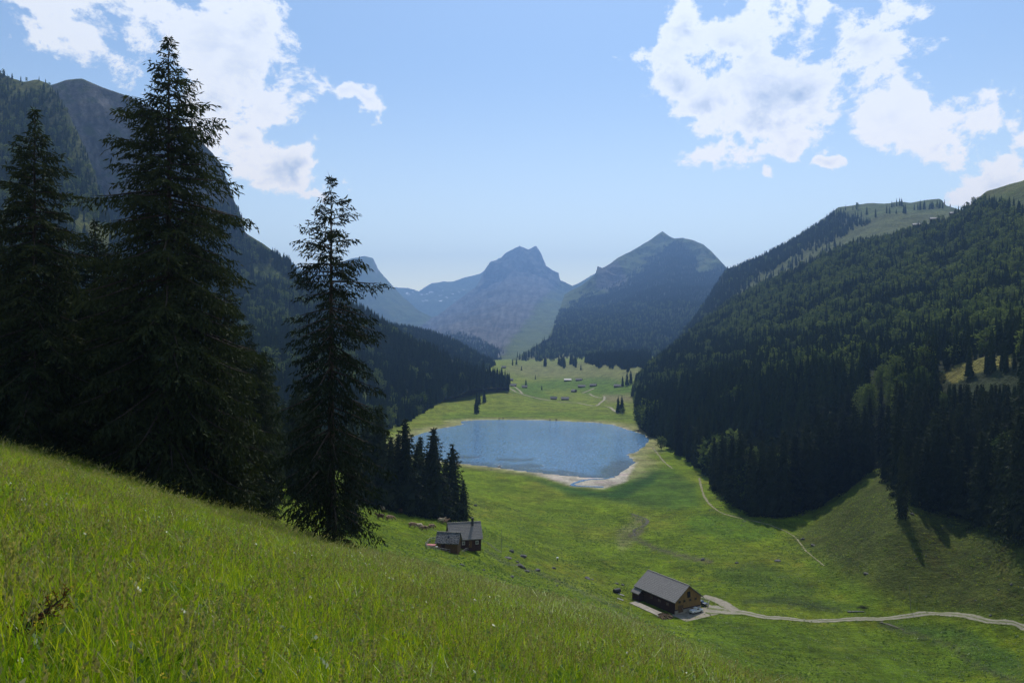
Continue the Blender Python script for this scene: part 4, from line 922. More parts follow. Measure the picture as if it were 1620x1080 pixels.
M['track'] = way_mat('cart_track', (0.30, 0.27, 0.21), (0.22, 0.20, 0.145), (0.085, 0.115, 0.012), .75, .3)
M['trail'] = way_mat('foot_trail', (0.25, 0.225, 0.14), (0.16, 0.16, 0.06), (0.085, 0.115, 0.012), 0, .9)
M['vroad'] = way_mat('far_road', (0.33, 0.295, 0.21), (0.27, 0.25, 0.16), (0.10, 0.12, 0.02), 0, .4, .25)
M['brook'] = way_mat('brook_stones', (0.13, 0.12, 0.09), (0.035, 0.032, 0.022), (0.085, 0.125, 0.008), 0, 1.1)
strip('gravel_road', 'pale gravel track from the large barn to the right edge', [(1680, 1004), (1620, 994), (1560, 982), (1490, 972), (1440, 974), (1390, 980), (1320, 982), (1270, 981), (1220, 977), (1180, 970), (1150, 966), (1118, 963)], 3.2, M['track'], .10, 1.5, .1, ([0, .68, .82, 1], [2.6, 2.8, 5, 10]))
strip('yard_drive', 'gravel drive behind the corner of the large barn', [(1165, 968), (1145, 956), (1128, 948), (1112, 943)], 5, M['gravel'], .14, 1.5, .1)
strip('footpath', 'narrow pale footpath along the foot of the right forest', [(1106, 756), (1110, 772), (1117, 790), (1133, 806), (1160, 817), (1200, 826), (1228, 834), (1252, 846), (1266, 860), (1278, 874), (1292, 886), (1304, 895)], 1.5, M['trail'], .08, 2.5, .35, ([0, .5, .62, 1], [1.5, 1.3, .7, .7]))
strip('footpath', 'faint footpath near the right end of the lake', [(1032, 707), (1042, 720), (1052, 732), (1064, 741)], 1.5, M['trail'], .08, 2.5, .35)
FP = M['vroad']
strip('valley_road', 'long pale road winding down the far pasture', [(795, 600), (799, 607), (804, 613), (815, 619.5), (832, 625.5), (850, 630), (872, 634)], 5, FP, .4, 8, .2)
strip('valley_road', 'side road joining the far road by the huts', [(806, 608), (816, 613), (823, 619), (827, 623)], 4, FP, .45, 8, .2)
strip('valley_road', 'pale road along the far lake meadow', [(882, 636), (905, 637), (917, 638), (930, 641), (943, 642), (950, 637), (956, 632), (956, 627)], 4.5, FP, .4, 8, .2)
strip('valley_road', 'pale zigzag road by the far field', [(922, 622), (932, 618), (940, 614.5)], 4.5, FP, .4, 8, .2)
strip('valley_road', 'short pale road below the far field', [(932, 623), (943, 628), (952, 630)], 4, FP, .4, 8, .2)
strip('valley_road', 'pale road beside the pair of far spruces', [(957, 643), (966, 645), (972, 650), (980, 654)], 4.5, FP, .4, 8, .2)
strip('stream_bed', 'pale stony stream bed crossing the meadow below the lake', [(1000, 812), (1015, 818), (1024, 824), (1019, 832), (1003, 840), (1006, 848)], 1.5, M['brook'], .06, 2.5, .5)
strip('inlet', 'thin arm of water crossing the pale beach of the lake', [(972, 754), (955, 757.5), (935, 758), (915, 762), (905, 767), (925, 769.5), (955, 770.5)], 3.0, M['water'], .12, 3, .4)
strip('stream_bed', 'grey stony stream below the gravel track', [(1392, 984), (1410, 990), (1430, 997)], 1.2, M['brook'], .06, 2, .5)

# ------------------------------------------------------------------ buildings
def gable_house(name, label, loc, rz, w, l, eave, ridge, over, wall, roof, gable=None, thick=.22, cat='hut', axis='y', group=None, plinth=None):
    """ridge along local y; walls, gables and two roof slopes are parts"""
    o = empty(name, loc, rz, label, cat, group); hw, hl = w/2, l/2
    slope = (ridge-eave)/hw
    MB().prism([(-hw, -1.2), (hw, -1.2), (hw, eave), (0, ridge-.02), (-hw, eave)], 'y', -hl, hl).build('wall', wall, o)
    if gable:
        for s in (-1, 1): MB().prism([(-hw-.01, eave*.35), (hw+.01, eave*.35), (hw+.01, eave), (0, ridge), (-hw-.01, eave)], 'y', s*hl-.04*(s < 0)+(.0 if s < 0 else .005), s*hl+.045*(s > 0)-(.005 if s < 0 else 0)).build('gable', gable, o)
    for s in (-1, 1):
        n = 14; xs = hw+over
        mb = MB()
        P0 = (0 if s < 0 else 0, ridge+.05); ze = eave-over*slope+.05
        poly = [(0, ridge+.05), (s*xs, ze), (s*xs, ze+thick), (0, ridge+.05+thick)]
        mb.prism(poly, 'y', -hl-over, hl+over)
        r_ = mb.build('roof', roof, o)
        # courses of shingles, each lapping the one below
        cs = max(5, int(math.hypot(xs, ridge-ze)/.55)); cr = MB()
        for k in range(cs):
            f0, f1 = k/cs, (k+1)/cs; xa, xb = s*xs*f0, s*xs*f1; za, zb = ridge+.05+thick-(ridge+.05-ze)*f0, ridge+.05+thick-(ridge+.05-ze)*f1
            cr.prism([(xa, za+.01), (xb, zb+.035), (xb, zb+.075), (xa, za+.015)], 'y', -hl-over-.02, hl+over+.02)
        cr.build('shingle_courses', roof, r_)
    MB().box((0, 0, ridge+.05+thick+.06), (.30, l+2*over+.06, .14)).build('ridge_board', M['greywood'], o)
    return o
def window(o, c, w, h, face='y-', frame=M['white'], lintel=False):
    """window frame with a recessed pane; face tells which way it looks"""
    f = MB(); x, y, z = c; b_ = .09
    ax = (lambda a, bb, d: (a, d, bb)) if face[0] == 'y' else (lambda a, bb, d: (d, a, bb))
    for (a, bb, da, db) in ((0, h/2, w+2*b_, b_), (0, -h/2, w+2*b_, b_), (-w/2, 0, b_, h), (w/2, 0, b_, h), (0, 0, .05, h)):
        f.box(Vector(c)+Vector(ax(a, bb, 0)), ax(da, db, .16))
    fo = f.build('window', frame, o); g = MB(); g.box(c, ax(w, h, .05)); g.build('pane', M['glass'], fo); return fo
# large barn
bb_ = Vector((56.4, 255.0, 0)); bang = R(30)
bz = gz(57.5, 254)
ay = Vector((-math.sin(bang), math.cos(bang), 0)); axx = Vector((math.cos(bang), math.sin(bang), 0))
bc = bb_+ay*9.6
barn = gable_house('barn', 'large barn with grey shingle roof and ochre gable beside the gravel track', (bc.x, bc.y, bz+.05), bang, 10.8, 19.0, 4.3, 8.3, .75, M['redwood'], M['shingle'], M['ochrewood'], cat='barn')
MB().box((.02, -9.5, .35), (10.9, .35, 1.6)).build('plinth', M['concrete'], barn)
MB().box((0.3, -9.62, 5.55), (1.25, .10, 1.9)).build('loft_door', M['dark'], barn)
for x in (-3.6, -1.6, .9, 3.2): window(barn, (x, -9.60, 3.75), .75, .7, 'y', M['brownwood'])
d_ = MB().box((-3.2, -9.63, 1.55), (2.0, .10, 2.3)).build('door', M['brownwood'], barn); MB().box((-2.5, -9.72, 1.5), (.08, .08, .3)).build('handle', M['metal'], d_)
for y in (-6, -2, 2, 6): window(barn, (-5.46, y, 2.4), 1.1, .8, 'x', M['brownwood'])
MB().prism([(-7.4, 2.15), (-5.0, 4.0), (-5.0, 4.28), (-7.4, 2.45)], 'y', 6.2, 10.3).build('lean_to_roof', M['shingle'], barn)
MB().box((-6.1, 8.2, .9), (1.9, 3.6, 3.2)).build('lean_to', M['redwood'], barn)
# yard of the barn
def barn_pt(x, y, z=0.0): p = bc+axx*x+ay*y; return Vector((p.x, p.y, (gz(p.x, p.y) if z == 0 else bz)+z))
aw = MB().box((0, 0, 0), (3.0, 16.5, .9)).build('concrete_apron', M['concrete'], label='pale concrete strip along the long side of the large barn', kind='structure')
p = barn_pt(-9.4, -1.5); aw.location = (p.x, p.y, bz-.26); aw.rotation_euler = (0, 0, bang)
yard = MB().box((0, 0, 0), (15, 7.0, .8)).build('yard', M['gravel'], label='gravel yard in front of the large barn gable', kind='structure')
p = barn_pt(1.0, -12.4); yard.location = (p.x, p.y, bz-.36); yard.rotation_euler = (0, 0, bang)
def heap(name, label, loc, r, h, mat, cat, seed=0, n=26, group=None):
    rg = np.random.RandomState(seed); th = np.linspace(0, 2*math.pi, n, endpoint=False); V = [(0, 0, h)]; F = []
    for i, k in enumerate((.3, .55, .8, 1.0, 1.08)):
        for j, a in enumerate(th):
            q = 1+.22*math.sin(3*a+seed)+.12*rg.normal(); V.append((r[0]*k*q*math.cos(a), r[1]*k*q*math.sin(a), h*(1-k**2.2)*(1+.15*rg.normal())-(.35 if i == 4 else .02)))
    for j in range(n): F.append((0, 1+j, 1+(j+1) % n))
    for i in range(4):
        for j in range(n): F.append((1+i*n+j, 1+(i+1)*n+j, 1+(i+1)*n+(j+1) % n, 1+i*n+(j+1) % n))
    o = MB().add(V, F).build(name, mat, label=label, cat=cat, group=group); o.location = loc; o.rotation_euler = (0, 0, rg.rand()*3); return o
p = barn_pt(-9.6, -9.5); heap('manure_heap', 'brown manure heap on the concrete beside the large barn', (p.x, p.y, bz+.05), (2.6, 2.0), 1.1, M['manure'], 'heap', 3)
# pick-up and car
def wheel(o, c, r=.36):
    t_ = MB(); t_.tube([(c[0], c[1]-.11, c[2]), (c[0], c[1]+.11, c[2])], r, 16); w_ = t_.build('wheel', M['tyre'], o)
    MB().tube([(c[0], c[1]-.12, c[2]), (c[0], c[1]+.12, c[2])], r*.55, 12).build('rim', M['metal'], w_)
def car(name, label, loc, rz, paint, pickup):
    o = empty(name, loc, rz, label, 'car'); L = 4.6
    if pickup: prof = [(-2.3, .45), (2.25, .45), (2.3, .85), (2.2, 1.02), (1.25, 1.10), (-.35, 1.10), (-.42, 1.12), (-2.3, 1.10)]
    else: prof = [(-2.2, .45), (2.2, .45), (2.25, .8), (2.1, .98), (1.15, 1.05), (-1.9, 1.08), (-2.2, .95)]
    MB().prism(prof, 'y', -.86, .86).build('body', paint, o, bevel=.05)
    cab = [(1.2, 1.06), (.55, 1.66), (.35, 1.72), (-.30, 1.72), (-.45, 1.06)] if pickup else [(1.2, 1.02), (.5, 1.48), (-1.2, 1.52), (-1.95, 1.04)]
    MB().prism(cab, 'y', -.76, .76).build('cabin', paint, o, bevel=.04)
    x0, x1 = (-.28, .40) if pickup else (-1.3, .5)
    for s in (-1, 1): MB().prism([(x1+.38, 1.12), (x1+.05, 1.58 if pickup else 1.42), (x0, 1.6 if pickup else 1.44), (x0, 1.12)], 'y', s*.765-.012, s*.765+.012).build('side_window', M['glass'], o)
    if pickup: MB().add([(1.16, -.68, 1.12), (1.16, .68, 1.12), (.60, .64, 1.64), (.60, -.64, 1.64)], [(0, 1, 2, 3)]).build('windscreen', M['glass'], o).location = (.02, 0, .015)
    else: MB().add([(1.12, -.66, 1.08), (1.12, .66, 1.08), (.52, .62, 1.46), (.52, -.62, 1.46)], [(0, 1, 2, 3)]).build('windscreen', M['glass'], o).location = (.03, 0, .02)
    for s in (-1, 1):
        MB().box((2.26, s*.62, .78), (.06, .3, .16)).build('headlight', M['metal'], o)
        for x in (-1.4, 1.42): wheel(o, (x, s*.80, .36))
    return o
p = barn_pt(1.7, -11.4); car('pickup', 'white pickup parked in the shadow of the barn gable', (p.x, p.y, bz+.05), bang, M['carwhite'], True)
p = barn_pt(8.2, -6.5); car('parked_car', 'dark car with a glinting windscreen at the right corner of the barn', (p.x, p.y, gz(p.x, p.y)+.05), bang-1.2, M['cardark'], False)
# red hut and old shed
hp = ground_at(738, 866, 120); HY = 249.0
hx = (733-810)/FPX*HY; hzv = -(866-540)/FPX*HY
hut = gable_house('red_hut', 'dark red timber hut with smooth grey roof and chimney beside the spruces', (hx, HY+3.6, hzv), R(90+13), 7.4, 9.6, 3.0, 6.9, .55, M['redwood'], M['shingle'])
# local frame: ridge along local y, the slope facing the camera is local -x
ch = MB().box((0, 0, 0), (.62, .62, 3.0)).build('chimney', M['soot'], hut); ch.location = (-.7, -2.6, 7.0)
MB().box((0, 0, 1.56), (.85, .85, .12)).build('chimney_cap', M['soot'], ch)
window(hut, (-3.74, -3.5, 1.5), .75, .95, 'x'); window(hut, (-3.74, .8, 1.5), .75, .95, 'x'); window(hut, (0, -4.84, 4.1), .7, .8, 'y'); window(hut, (0, 4.84, 4.1), .7, .8, 'y')
d_ = MB().box((-3.73, -1.4, 1.0), (.1, 1.0, 2.0)).build('door', M['brownwood'], hut); MB().box((-3.82, -1.05, 1.0), (.07, .07, .2)).build('handle', M['metal'], d_)
SY = 238.0; sx = (709-810)/FPX*SY; sz = -(870-540)/FPX*SY
shed = gable_house('old_shed', 'small weathered shed with worn mossy roof in front of the red hut', (sx, SY+2.3, sz), R(90-9), 4.4, 6.4, 2.3, 4.6, .45, M['brownwood'], M['oldshingle'])
MB().box((-1.6, -.3, 3.75), (.7, .55, .16), M=Matrix.Rotation(-.8, 4, 'Y')).build('skylight', M['glass'], shed)
d_ = MB().box((-2.23, 1.2, .9), (.1, 1.1, 1.8)).build('door', M['redwood'], shed); MB().box((-2.31, 1.6, .9), (.06, .06, .2)).build('handle', M['metal'], d_)
# level ground under both
for (cx, cy, cz_) in ((hx, HY+3.6, hzv), (sx, SY+2.3, sz)):
    print('hut base above ground', cz_-gz(cx, cy))
# fences
def fence(name, label, pts, h=1.05, rails=(.45, .9), gap=2.2, cat='fence', mat=None):
    mat = mat or M['greywood']; W_ = [Vector(p) for p in pts]; o = empty(name, W_[0], 0, label, cat); base = W_[0]
    for i in range(len(W_)-1):
        a, b2 = W_[i], W_[i+1]; n = max(1, int((b2-a).length/gap+.5))
        for k in range(n+(i == len(W_)-2)):
            p = a.lerp(b2, k/n); z = gz(p.x, p.y); tilt = rng.normal()*.05
            MB().tube([(p.x-base.x, p.y-base.y, z-base.z-.4), (p.x-base.x+tilt, p.y-base.y, z-base.z+h)], [.075, .06], 6).build('post', mat, o)
        for r_ in rails:
            for k in range(n):
                p, q = a.lerp(b2, k/n), a.lerp(b2, (k+1)/n)
                MB().tube([(p.x-base.x, p.y-base.y-.08, gz(p.x, p.y)-base.z+r_*h+rng.normal()*.03), (q.x-base.x, q.y-base.y-.08, gz(q.x, q.y)-base.z+r_*h+rng.normal()*.03)], .07, 5).build('rail', mat, o)
    return o
gp = lambda a, b_: ground_at(a, b_, 120)
fence('rail_fence', 'grey rail fence around the yard left of the old shed', [gp(690, 854), gp(680, 856), gp(673, 863), gp(676, 868), gp(694, 871), gp(712, 874)])
fence('rail_fence', 'grey rail fence at the right end of the old shed', [gp(731, 876), gp(741, 871), gp(745, 865), gp(735, 861)])
fence('rail_fence', 'weathered rail fence running downhill from the red hut', [gp(762, 858), gp(772, 862), gp(783, 870), gp(793, 877)])
fence('rail_fence', 'thin rail fence beside the dark car at the barn corner', [barn_pt(8, -10), barn_pt(12, -6.5), barn_pt(11, -2)], 1.1)
# wire fence posts running down the slope
for i, (a, b_) in enumerate([(860, 908), (893, 921), (925, 931), (958, 948)]):
    p = gp(a, b_); o = MB().tube([(0, 0, -.3), (.03, 0, 1.5)], [.05, .04], 5).build('fence_post', M['greywood'], label='thin grey wire-fence post on the slope below the boulders, one of a downhill line', cat='post', group='wire fence posts on the slope'); o.location = p
for a, b_, h, lab in [(793, 874, 8.0, 'tall thin pole behind the rail fence right of the red hut'), (1441, 965, 8.0, 'thin leaning pole beside the gravel track at right')]:
    p = gp(a, b_); o = MB().tube([(0, 0, -.5), (.1 if a < 1000 else -.5, 0, h)], [.09, .05], 6).build('pole', M['greywood'], label=lab, cat='pole'); o.location = p
p = gp(882, 887); o = empty('trough_post', p, 0, 'small white capped post standing alone on the pasture', 'post')
MB().tube([(0, 0, -.2), (0, 0, 1.0)], .16, 8).build('post', M['soot'], o); MB().box((0, 0, 1.2), (.75, .6, .5)).build('cap', M['white'], o)
# things by the shed and barn
p = gp(680, 864); o = MB().box((0, 0, .35), (3.4, 1.6, .35)).build('garden_table', M['pinkcloth'], label='faded pink covered table left of the old shed', cat='table', bevel=.08); o.location = p; o.rotation_euler = (0, 0, -.2)
p = gp(688, 867); o = empty('bench', p, .1, 'pale wooden bench beside the pink table at the old shed', 'bench')
MB().box((0, 0, .45), (1.7, .45, .07)).build('seat', M['white'], o)
for s in (-.7, .7): MB().box((s, 0, .2), (.08, .4, .44)).build('leg', M['white'], o)
p = gp(976, 938); o = empty('slurry_tank', p, .5, 'dark round tank lying on the slope left of the large barn', 'tank')
MB().tube([(-1.3, 0, .75), (-1.2, 0, .75), (1.2, 0, .75), (1.3, 0, .75)], [.5, .75, .75, .5], 16).build('barrel', M['soot'], o)
for s in (-.7, .7): MB().box((s, 0, .1), (.2, 1.3, .3)).build('skid', M['greywood'], o)
for s, (a, b_, lab) in enumerate([(982, 941, 'upper pale board lying beside the dark tank'), (981, 948, 'lower pale board lying below the dark tank')]):
    p = gp(a, b_); o = MB().box((0, 0, .1), (2.4, .8, .15)).build('board', M['greywood'], label=lab, cat='board', bevel=.02); o.location = p; o.rotation_euler = (.1, .15, -.6)
def log(a, b_, l, rz, lab):
    p = gp(a, b_); o = MB().tube([(-l/2, 0, .2), (0, .1, .28), (l/2, 0, .22)], [.24, .2, .13], 8).build('log', M['greywood'], label=lab, cat='log'); o.location = p; o.rotation_euler = (0, 0, rz)
log(1354, 969, 5.5, .05, 'pale fallen log beside the brushwood above the gravel track')
# far huts
FG = None
for i, (a, b_, w, l, rz, rf, lab) in enumerate([
    (791, 616, 8, 10, .5, 0, 'lower of two dark huts left of the far road'), (796, 611.5, 8, 11, .4, 0, 'upper of two dark huts left of the far road'),
    (812, 611, 8, 13, 1.5, 1, 'pale roofed hut beside the far road'), (830, 613.5, 8, 11, 1.45, 1, 'pale roofed hut beside the far lone spruce'), (808, 602, 8, 11, 1.5, 0, 'dark hut at the tip of the left forest'),
    (797, 582, 8, 12, 1.5, 0, 'farthest little hut at the valley head'), (898, 602.5, 10, 17, 1.57, 2, 'bright white roofed barn on the far pasture'), (916, 602, 10, 15, 1.3, 0, 'dark barn right of the bright white roofed barn'),
    (920, 612.5, 9, 16, 1.57, 1, 'long pale roofed barn at the left of the far green field'), (938.5, 611, 9, 14, 1.2, 1, 'barn with pale roof where the zigzag road ends'), (908, 620, 8, 10, .7, 0, 'small dark hut below the long pale roofed barn'),
    (977, 612, 9, 15, 1.3, 1, 'hut at the right of the far green field beside the spruce clump'), (894, 632.5, 8, 14, 1.5, 0, 'low dark hut beside the far road bend'), (876, 632, 6, 12, 1.5, 0, 'low dark shed left of the far road bend')]):
    p = ground_at(a, b_, 700)
    gable_house('far_hut', lab, (p.x, p.y, p.z-.4), rz, w*.8, l*.8, 2.6, 5.0, .6, M['farwood'], [M['shingle'], M['shingle'], M['roofpale']][rf], group='huts on the far pasture')
def on_loft(L, a, b_):
    Pf = L.P.reshape(-1, 3); q = w2px(Pf); return Pf[np.argmin(np.hypot(q[0]-a, q[1]-b_))]
for a, b_, l, lab in [(1444, 338, 17, 'lower pale roofed hut on the right skyline'), (1472, 330, 22, 'upper pale roofed hut on the right skyline'), (1497, 322, 9, 'small red white hut at the end of the right skyline')]:
    p = on_loft(right, a, b_+6)
    gable_house('ridge_hut', lab, (p[0], p[1], p[2]+1), 1.3, 6, l*.55, 3.2, 5.2, .8, M['farwood'], M['roofpale'], group='huts on the right skyline')

# ------------------------------------------------------------------ boulders and stones
def boulder_mesh(seed, n=2):
    bm = bmesh.new(); bmesh.ops.create_icosphere(bm, subdivisions=3, radius=1.0); sx_, sy_, sz_ = 1.0, .6+.4*(seed*.37 % 1), .5+.35*(seed*.61 % 1)
    co = np.array([v.co[:] for v in bm.verts])
    d = 1+.34*fbmn(co[:, 0]*1.1+seed*7, co[:, 1]*1.1, co[:, 2]*1.1, 4)
    pl = np.random.RandomState(seed+60)
    for k in range(9):      # broken flat faces
        nn = pl.normal(size=3); nn /= np.linalg.norm(nn); h = .62+.25*pl.rand(); pr = co @ nn; d = np.where(pr*d > h, h/np.maximum(pr, .01), d)
    co = co*d[:, None]*[sx_, sy_, sz_]
    for v, c in zip(bm.verts, co): v.co = c
    me = bpy.data.meshes.new('boulder'); bm.to_mesh(me); bm.free(); me.materials.append(M['rock']); return me
ROCKS = [boulder_mesh(i) for i in range(6)]
for i, (a, b_, s, lab) in enumerate([
    (730, 894, 9, 'flat boulder in the pasture below the red hut'), (765, 902, 6, 'small boulder below and right of the red hut'), (809, 913, 8, 'pointed dark boulder nearest the tall meadow'), (809, 873, 9, 'topmost long rock of the boulder line below the fence'),
    (827, 881, 13, 'long flat rock right of the boulder line top'), (803, 883, 11, 'rock at the foot of the rail fence in the boulder line'), (818, 889, 9, 'middle rock of the boulder line'), (822, 897, 17, 'largest brownish boulder of the line below the fence'), (833, 904, 9, 'pale rock touching the largest boulder of the line'),
    (850, 903, 10, 'twin topped boulder right of the largest one'), (876, 899, 7, 'flat rock below the white capped post'), (929, 915, 9, 'upright dark boulder on the lower slope'), (937, 917, 6, 'low pale rock beside the upright dark boulder'), (881, 927, 5, 'small stone lowest on the slope left of the barn'),
    (976, 923, 6, 'flat stone above the dark tank'), (985, 926, 6, 'pale stone right above the dark tank'), (1000, 933, 3, 'little stone just left of the large barn'), (962, 968, 6, 'stone at the meadow edge below the dark tank'),
    (1287, 863, 10, 'largest lone boulder on the right meadow beside the thin path'), (1270, 853, 7, 'flat rock left of the lone boulder on the right meadow'), (1370, 908, 7, 'pale pinkish rock in the middle of the right grass slope'),
    (1112, 886, 8, 'rock in the stream dip behind the large barn'), (1166, 891, 6, 'small grey rock in the meadow behind the barn'), (1230, 888, 9, 'low grey rock in the rushes right of the barn'), (1500, 789, 11, 'pale rock under the copse at right'), (1442, 813, 8, 'pale rock at the foot of the copse tip'),
    (1575, 826, 9, 'pale rock between trunks near the right edge'), (752, 800, 6, 'grey boulder alone on the grass right of the hut spruces'), (790, 739, 6, 'dark rock at the near lake shore'), (777, 743, 4, 'small dark rock left of the shore rock'), (1383, 842, 4, 'small stone high on the right grass slope'), (1600, 925, 5, 'white stone near the right edge of the grass slope')]):
    p = ground_at(a, b_, 120); o = link('boulder', ROCKS[i % 6], None, lab, 'boulder', 'boulders on the pasture'); r_ = s/FPX*p.y*.62; o.location = (p.x, p.y, p.z+.02*r_); o.scale = (r_, r_, r_*(.75 if s > 9 else .9)); o.rotation_euler = (rng.normal()*.15, rng.normal()*.15, rng.rand()*6)

# ------------------------------------------------------------------ cows
def cow_mesh(kind):
    """one continuous skin grown on a skeleton of joints"""
    if kind == 'lying':
        J = {'rump': (-.85, 0, .55, .34), 'hip': (-.5, 0, .62, .42), 'belly': (0, 0, .58, .46), 'chest': (.5, 0, .60, .42), 'neck': (.85, 0, .88, .24), 'poll': (1.10, 0, 1.10, .17), 'muzzle': (1.45, 0, .98, .10),
             'fk1': (.75, .26, .28, .13), 'fh1': (.42, .32, .14, .08), 'fk2': (.75, -.26, .28, .13), 'fh2': (.42, -.32, .14, .08), 'hk1': (-.35, .42, .25, .15), 'hh1': (-.05, .5, .12, .08), 'hk2': (-.35, -.36, .25, .15), 'hh2': (-.7, -.4, .12, .08), 'tail': (-1.15, .05, .35, .04)}
        E = [('rump', 'hip'), ('hip', 'belly'), ('belly', 'chest'), ('chest', 'neck'), ('neck', 'poll'), ('poll', 'muzzle'), ('chest', 'fk1'), ('fk1', 'fh1'), ('chest', 'fk2'), ('fk2', 'fh2'), ('hip', 'hk1'), ('hk1', 'hh1'), ('hip', 'hk2'), ('hk2', 'hh2'), ('rump', 'tail')]
    else:
        J = {'rump': (-.92, 0, 1.12, .26), 'hip': (-.62, 0, 1.10, .36), 'belly': (-.05, 0, .98, .43), 'chest': (.52, 0, 1.02, .38), 'withers': (.62, 0, 1.22, .24), 'tail': (-1.08, 0, .95, .05), 'tuft': (-1.10, 0, .45, .05)}
        if kind == 'graze': J.update(neck=(.98, .0, .98, .20), poll=(1.28, .05, .55, .16), muzzle=(1.46, .05, .18, .10))
        else: J.update(neck=(.98, 0, 1.30, .20), poll=(1.25, 0, 1.50, .16), muzzle=(1.62, 0, 1.34, .10))
        for s, y in (('1', .22), ('2', -.22)):
            o1, o2 = (.10, -.06) if s == '1' else (-.08, .08)
            J.update({'sh'+s: (.52, y, .80, .17), 'fk'+s: (.54+o1*.5, y, .48, .085), 'ff'+s: (.50+o1, y, .03, .065), 'th'+s: (-.66, y, .86, .22), 'st'+s: (-.58+o2*.3, y, .66, .13), 'hk'+s: (-.80+o2, y, .46, .075), 'hf'+s: (-.74+o2, y, .03, .065)})
        E = [('tail', 'rump'), ('tail', 'tuft'), ('rump', 'hip'), ('hip', 'belly'), ('belly', 'chest'), ('chest', 'withers'), ('withers', 'neck'), ('neck', 'poll'), ('poll', 'muzzle')]
        for s in '12': E += [('chest', 'sh'+s), ('sh'+s, 'fk'+s), ('fk'+s, 'ff'+s), ('hip', 'th'+s), ('th'+s, 'st'+s), ('st'+s, 'hk'+s), ('hk'+s, 'hf'+s)]
    names = list(J); me = bpy.data.meshes.new('cow_skeleton'); me.from_pydata([J[n][:3] for n in names], [(names.index(a), names.index(b_)) for a, b_ in E], [])
    o = bpy.data.objects.new('cow_tmp', me); COL.objects.link(o); md = o.modifiers.new('skin', 'SKIN'); o.modifiers.new('sub', 'SUBSURF').levels = 2
    for i, n in enumerate(names):
        sv = me.skin_vertices[0].data[i]; sv.radius = (J[n][3], J[n][3]); sv.use_root = n == 'belly'
    dg = bpy.context.evaluated_depsgraph_get(); res = bpy.data.meshes.new_from_object(o.evaluated_get(dg)); bpy.data.objects.remove(o)
    for p_ in res.polygons: p_.use_smooth = True
    return res, J
COWS = {k: cow_mesh(k) for k in ('stand', 'graze', 'lying')}
def cow_ears(J):
    x, y, z, r_ = J['poll']; mb = MB()
    for s in (-1, 1):
        mb.add([(x, y+s*.13, z+.06), (x-.05, y+s*.36, z+.10), (x+.03, y+s*.38, z+.03), (x+.06, y+s*.15, z-.02)], [(0, 1, 2, 3)])
        mb.tube([(x, y+s*.08, z+.13), (x+.03, y+s*.20, z+.22), (x+.06, y+s*.22, z+.33)], [.035, .025, .008], 5)
    return mb
for i, (a, b_, kind, mat, rz, lab) in enumerate([
    (601.5, 822, 'stand', 'cowdark', 2.9, 'dark brown cow standing leftmost on the pasture'), (617, 824, 'graze', 'cowhide', .4, 'brown cow right of the leftmost dark cow'), (605, 806, 'lying', 'cowpale', 2.4, 'pale cow lying highest up by the wood edge'), (633, 812, 'stand', 'cowdark', 2.2, 'dark cow standing alone against the wood edge'),
    (653, 835, 'graze', 'cowhide', .15, 'largest brown cow grazing side-on left of the huts'), (663.5, 834, 'lying', 'cowpale', 3.0, 'cow lying between the large brown cow and the grazing cow'), (671, 840, 'graze', 'cowhide', 2.9, 'cow grazing head-down in front of the lying cow'), (683, 837, 'graze', 'cowhide', .7, 'light brown cow just left of the old shed roof'),
    (698, 827, 'stand', 'cowpale', .3, 'pale cow at the upper left corner of the red hut'), (704, 829, 'stand', 'cowhide', .2, 'brown cow half behind the red hut')]):
    p = ground_at(a, b_, 120); res, J = COWS[kind]; o = empty('cow', (p.x, p.y, p.z-.03), rz, lab, 'cow', 'cows grazing above the huts')
    me = res.copy(); me.materials.clear(); me.materials.append(M[mat]); link('body', me, o); cow_ears(J).build('horns', M['cowpale'], o); o.scale = (1.3, 1.3, 1.3)
for i, (a, b_) in enumerate([(790, 664.5), (796, 664), (870, 666.5), (880, 666.3), (1010, 684)]):
    p = ground_at(a, b_-1, 700); o = empty('cow', (p.x, p.y, p.z), i*1.3, ['cow at the far shore, left of its neighbour', 'second cow from the left on the far shore', 'left cow of a pair on the middle of the far shore', 'right cow of a pair on the middle of the far shore', 'cow on the beach at the right end of the lake'][i], 'cow', 'cows by the lake')
    me = COWS['stand'][0].copy(); me.materials.clear(); me.materials.append(M['cowdark' if i % 2 else 'cowhide']); link('body', me, o); o.scale = (1.2, 1.2, 1.2)

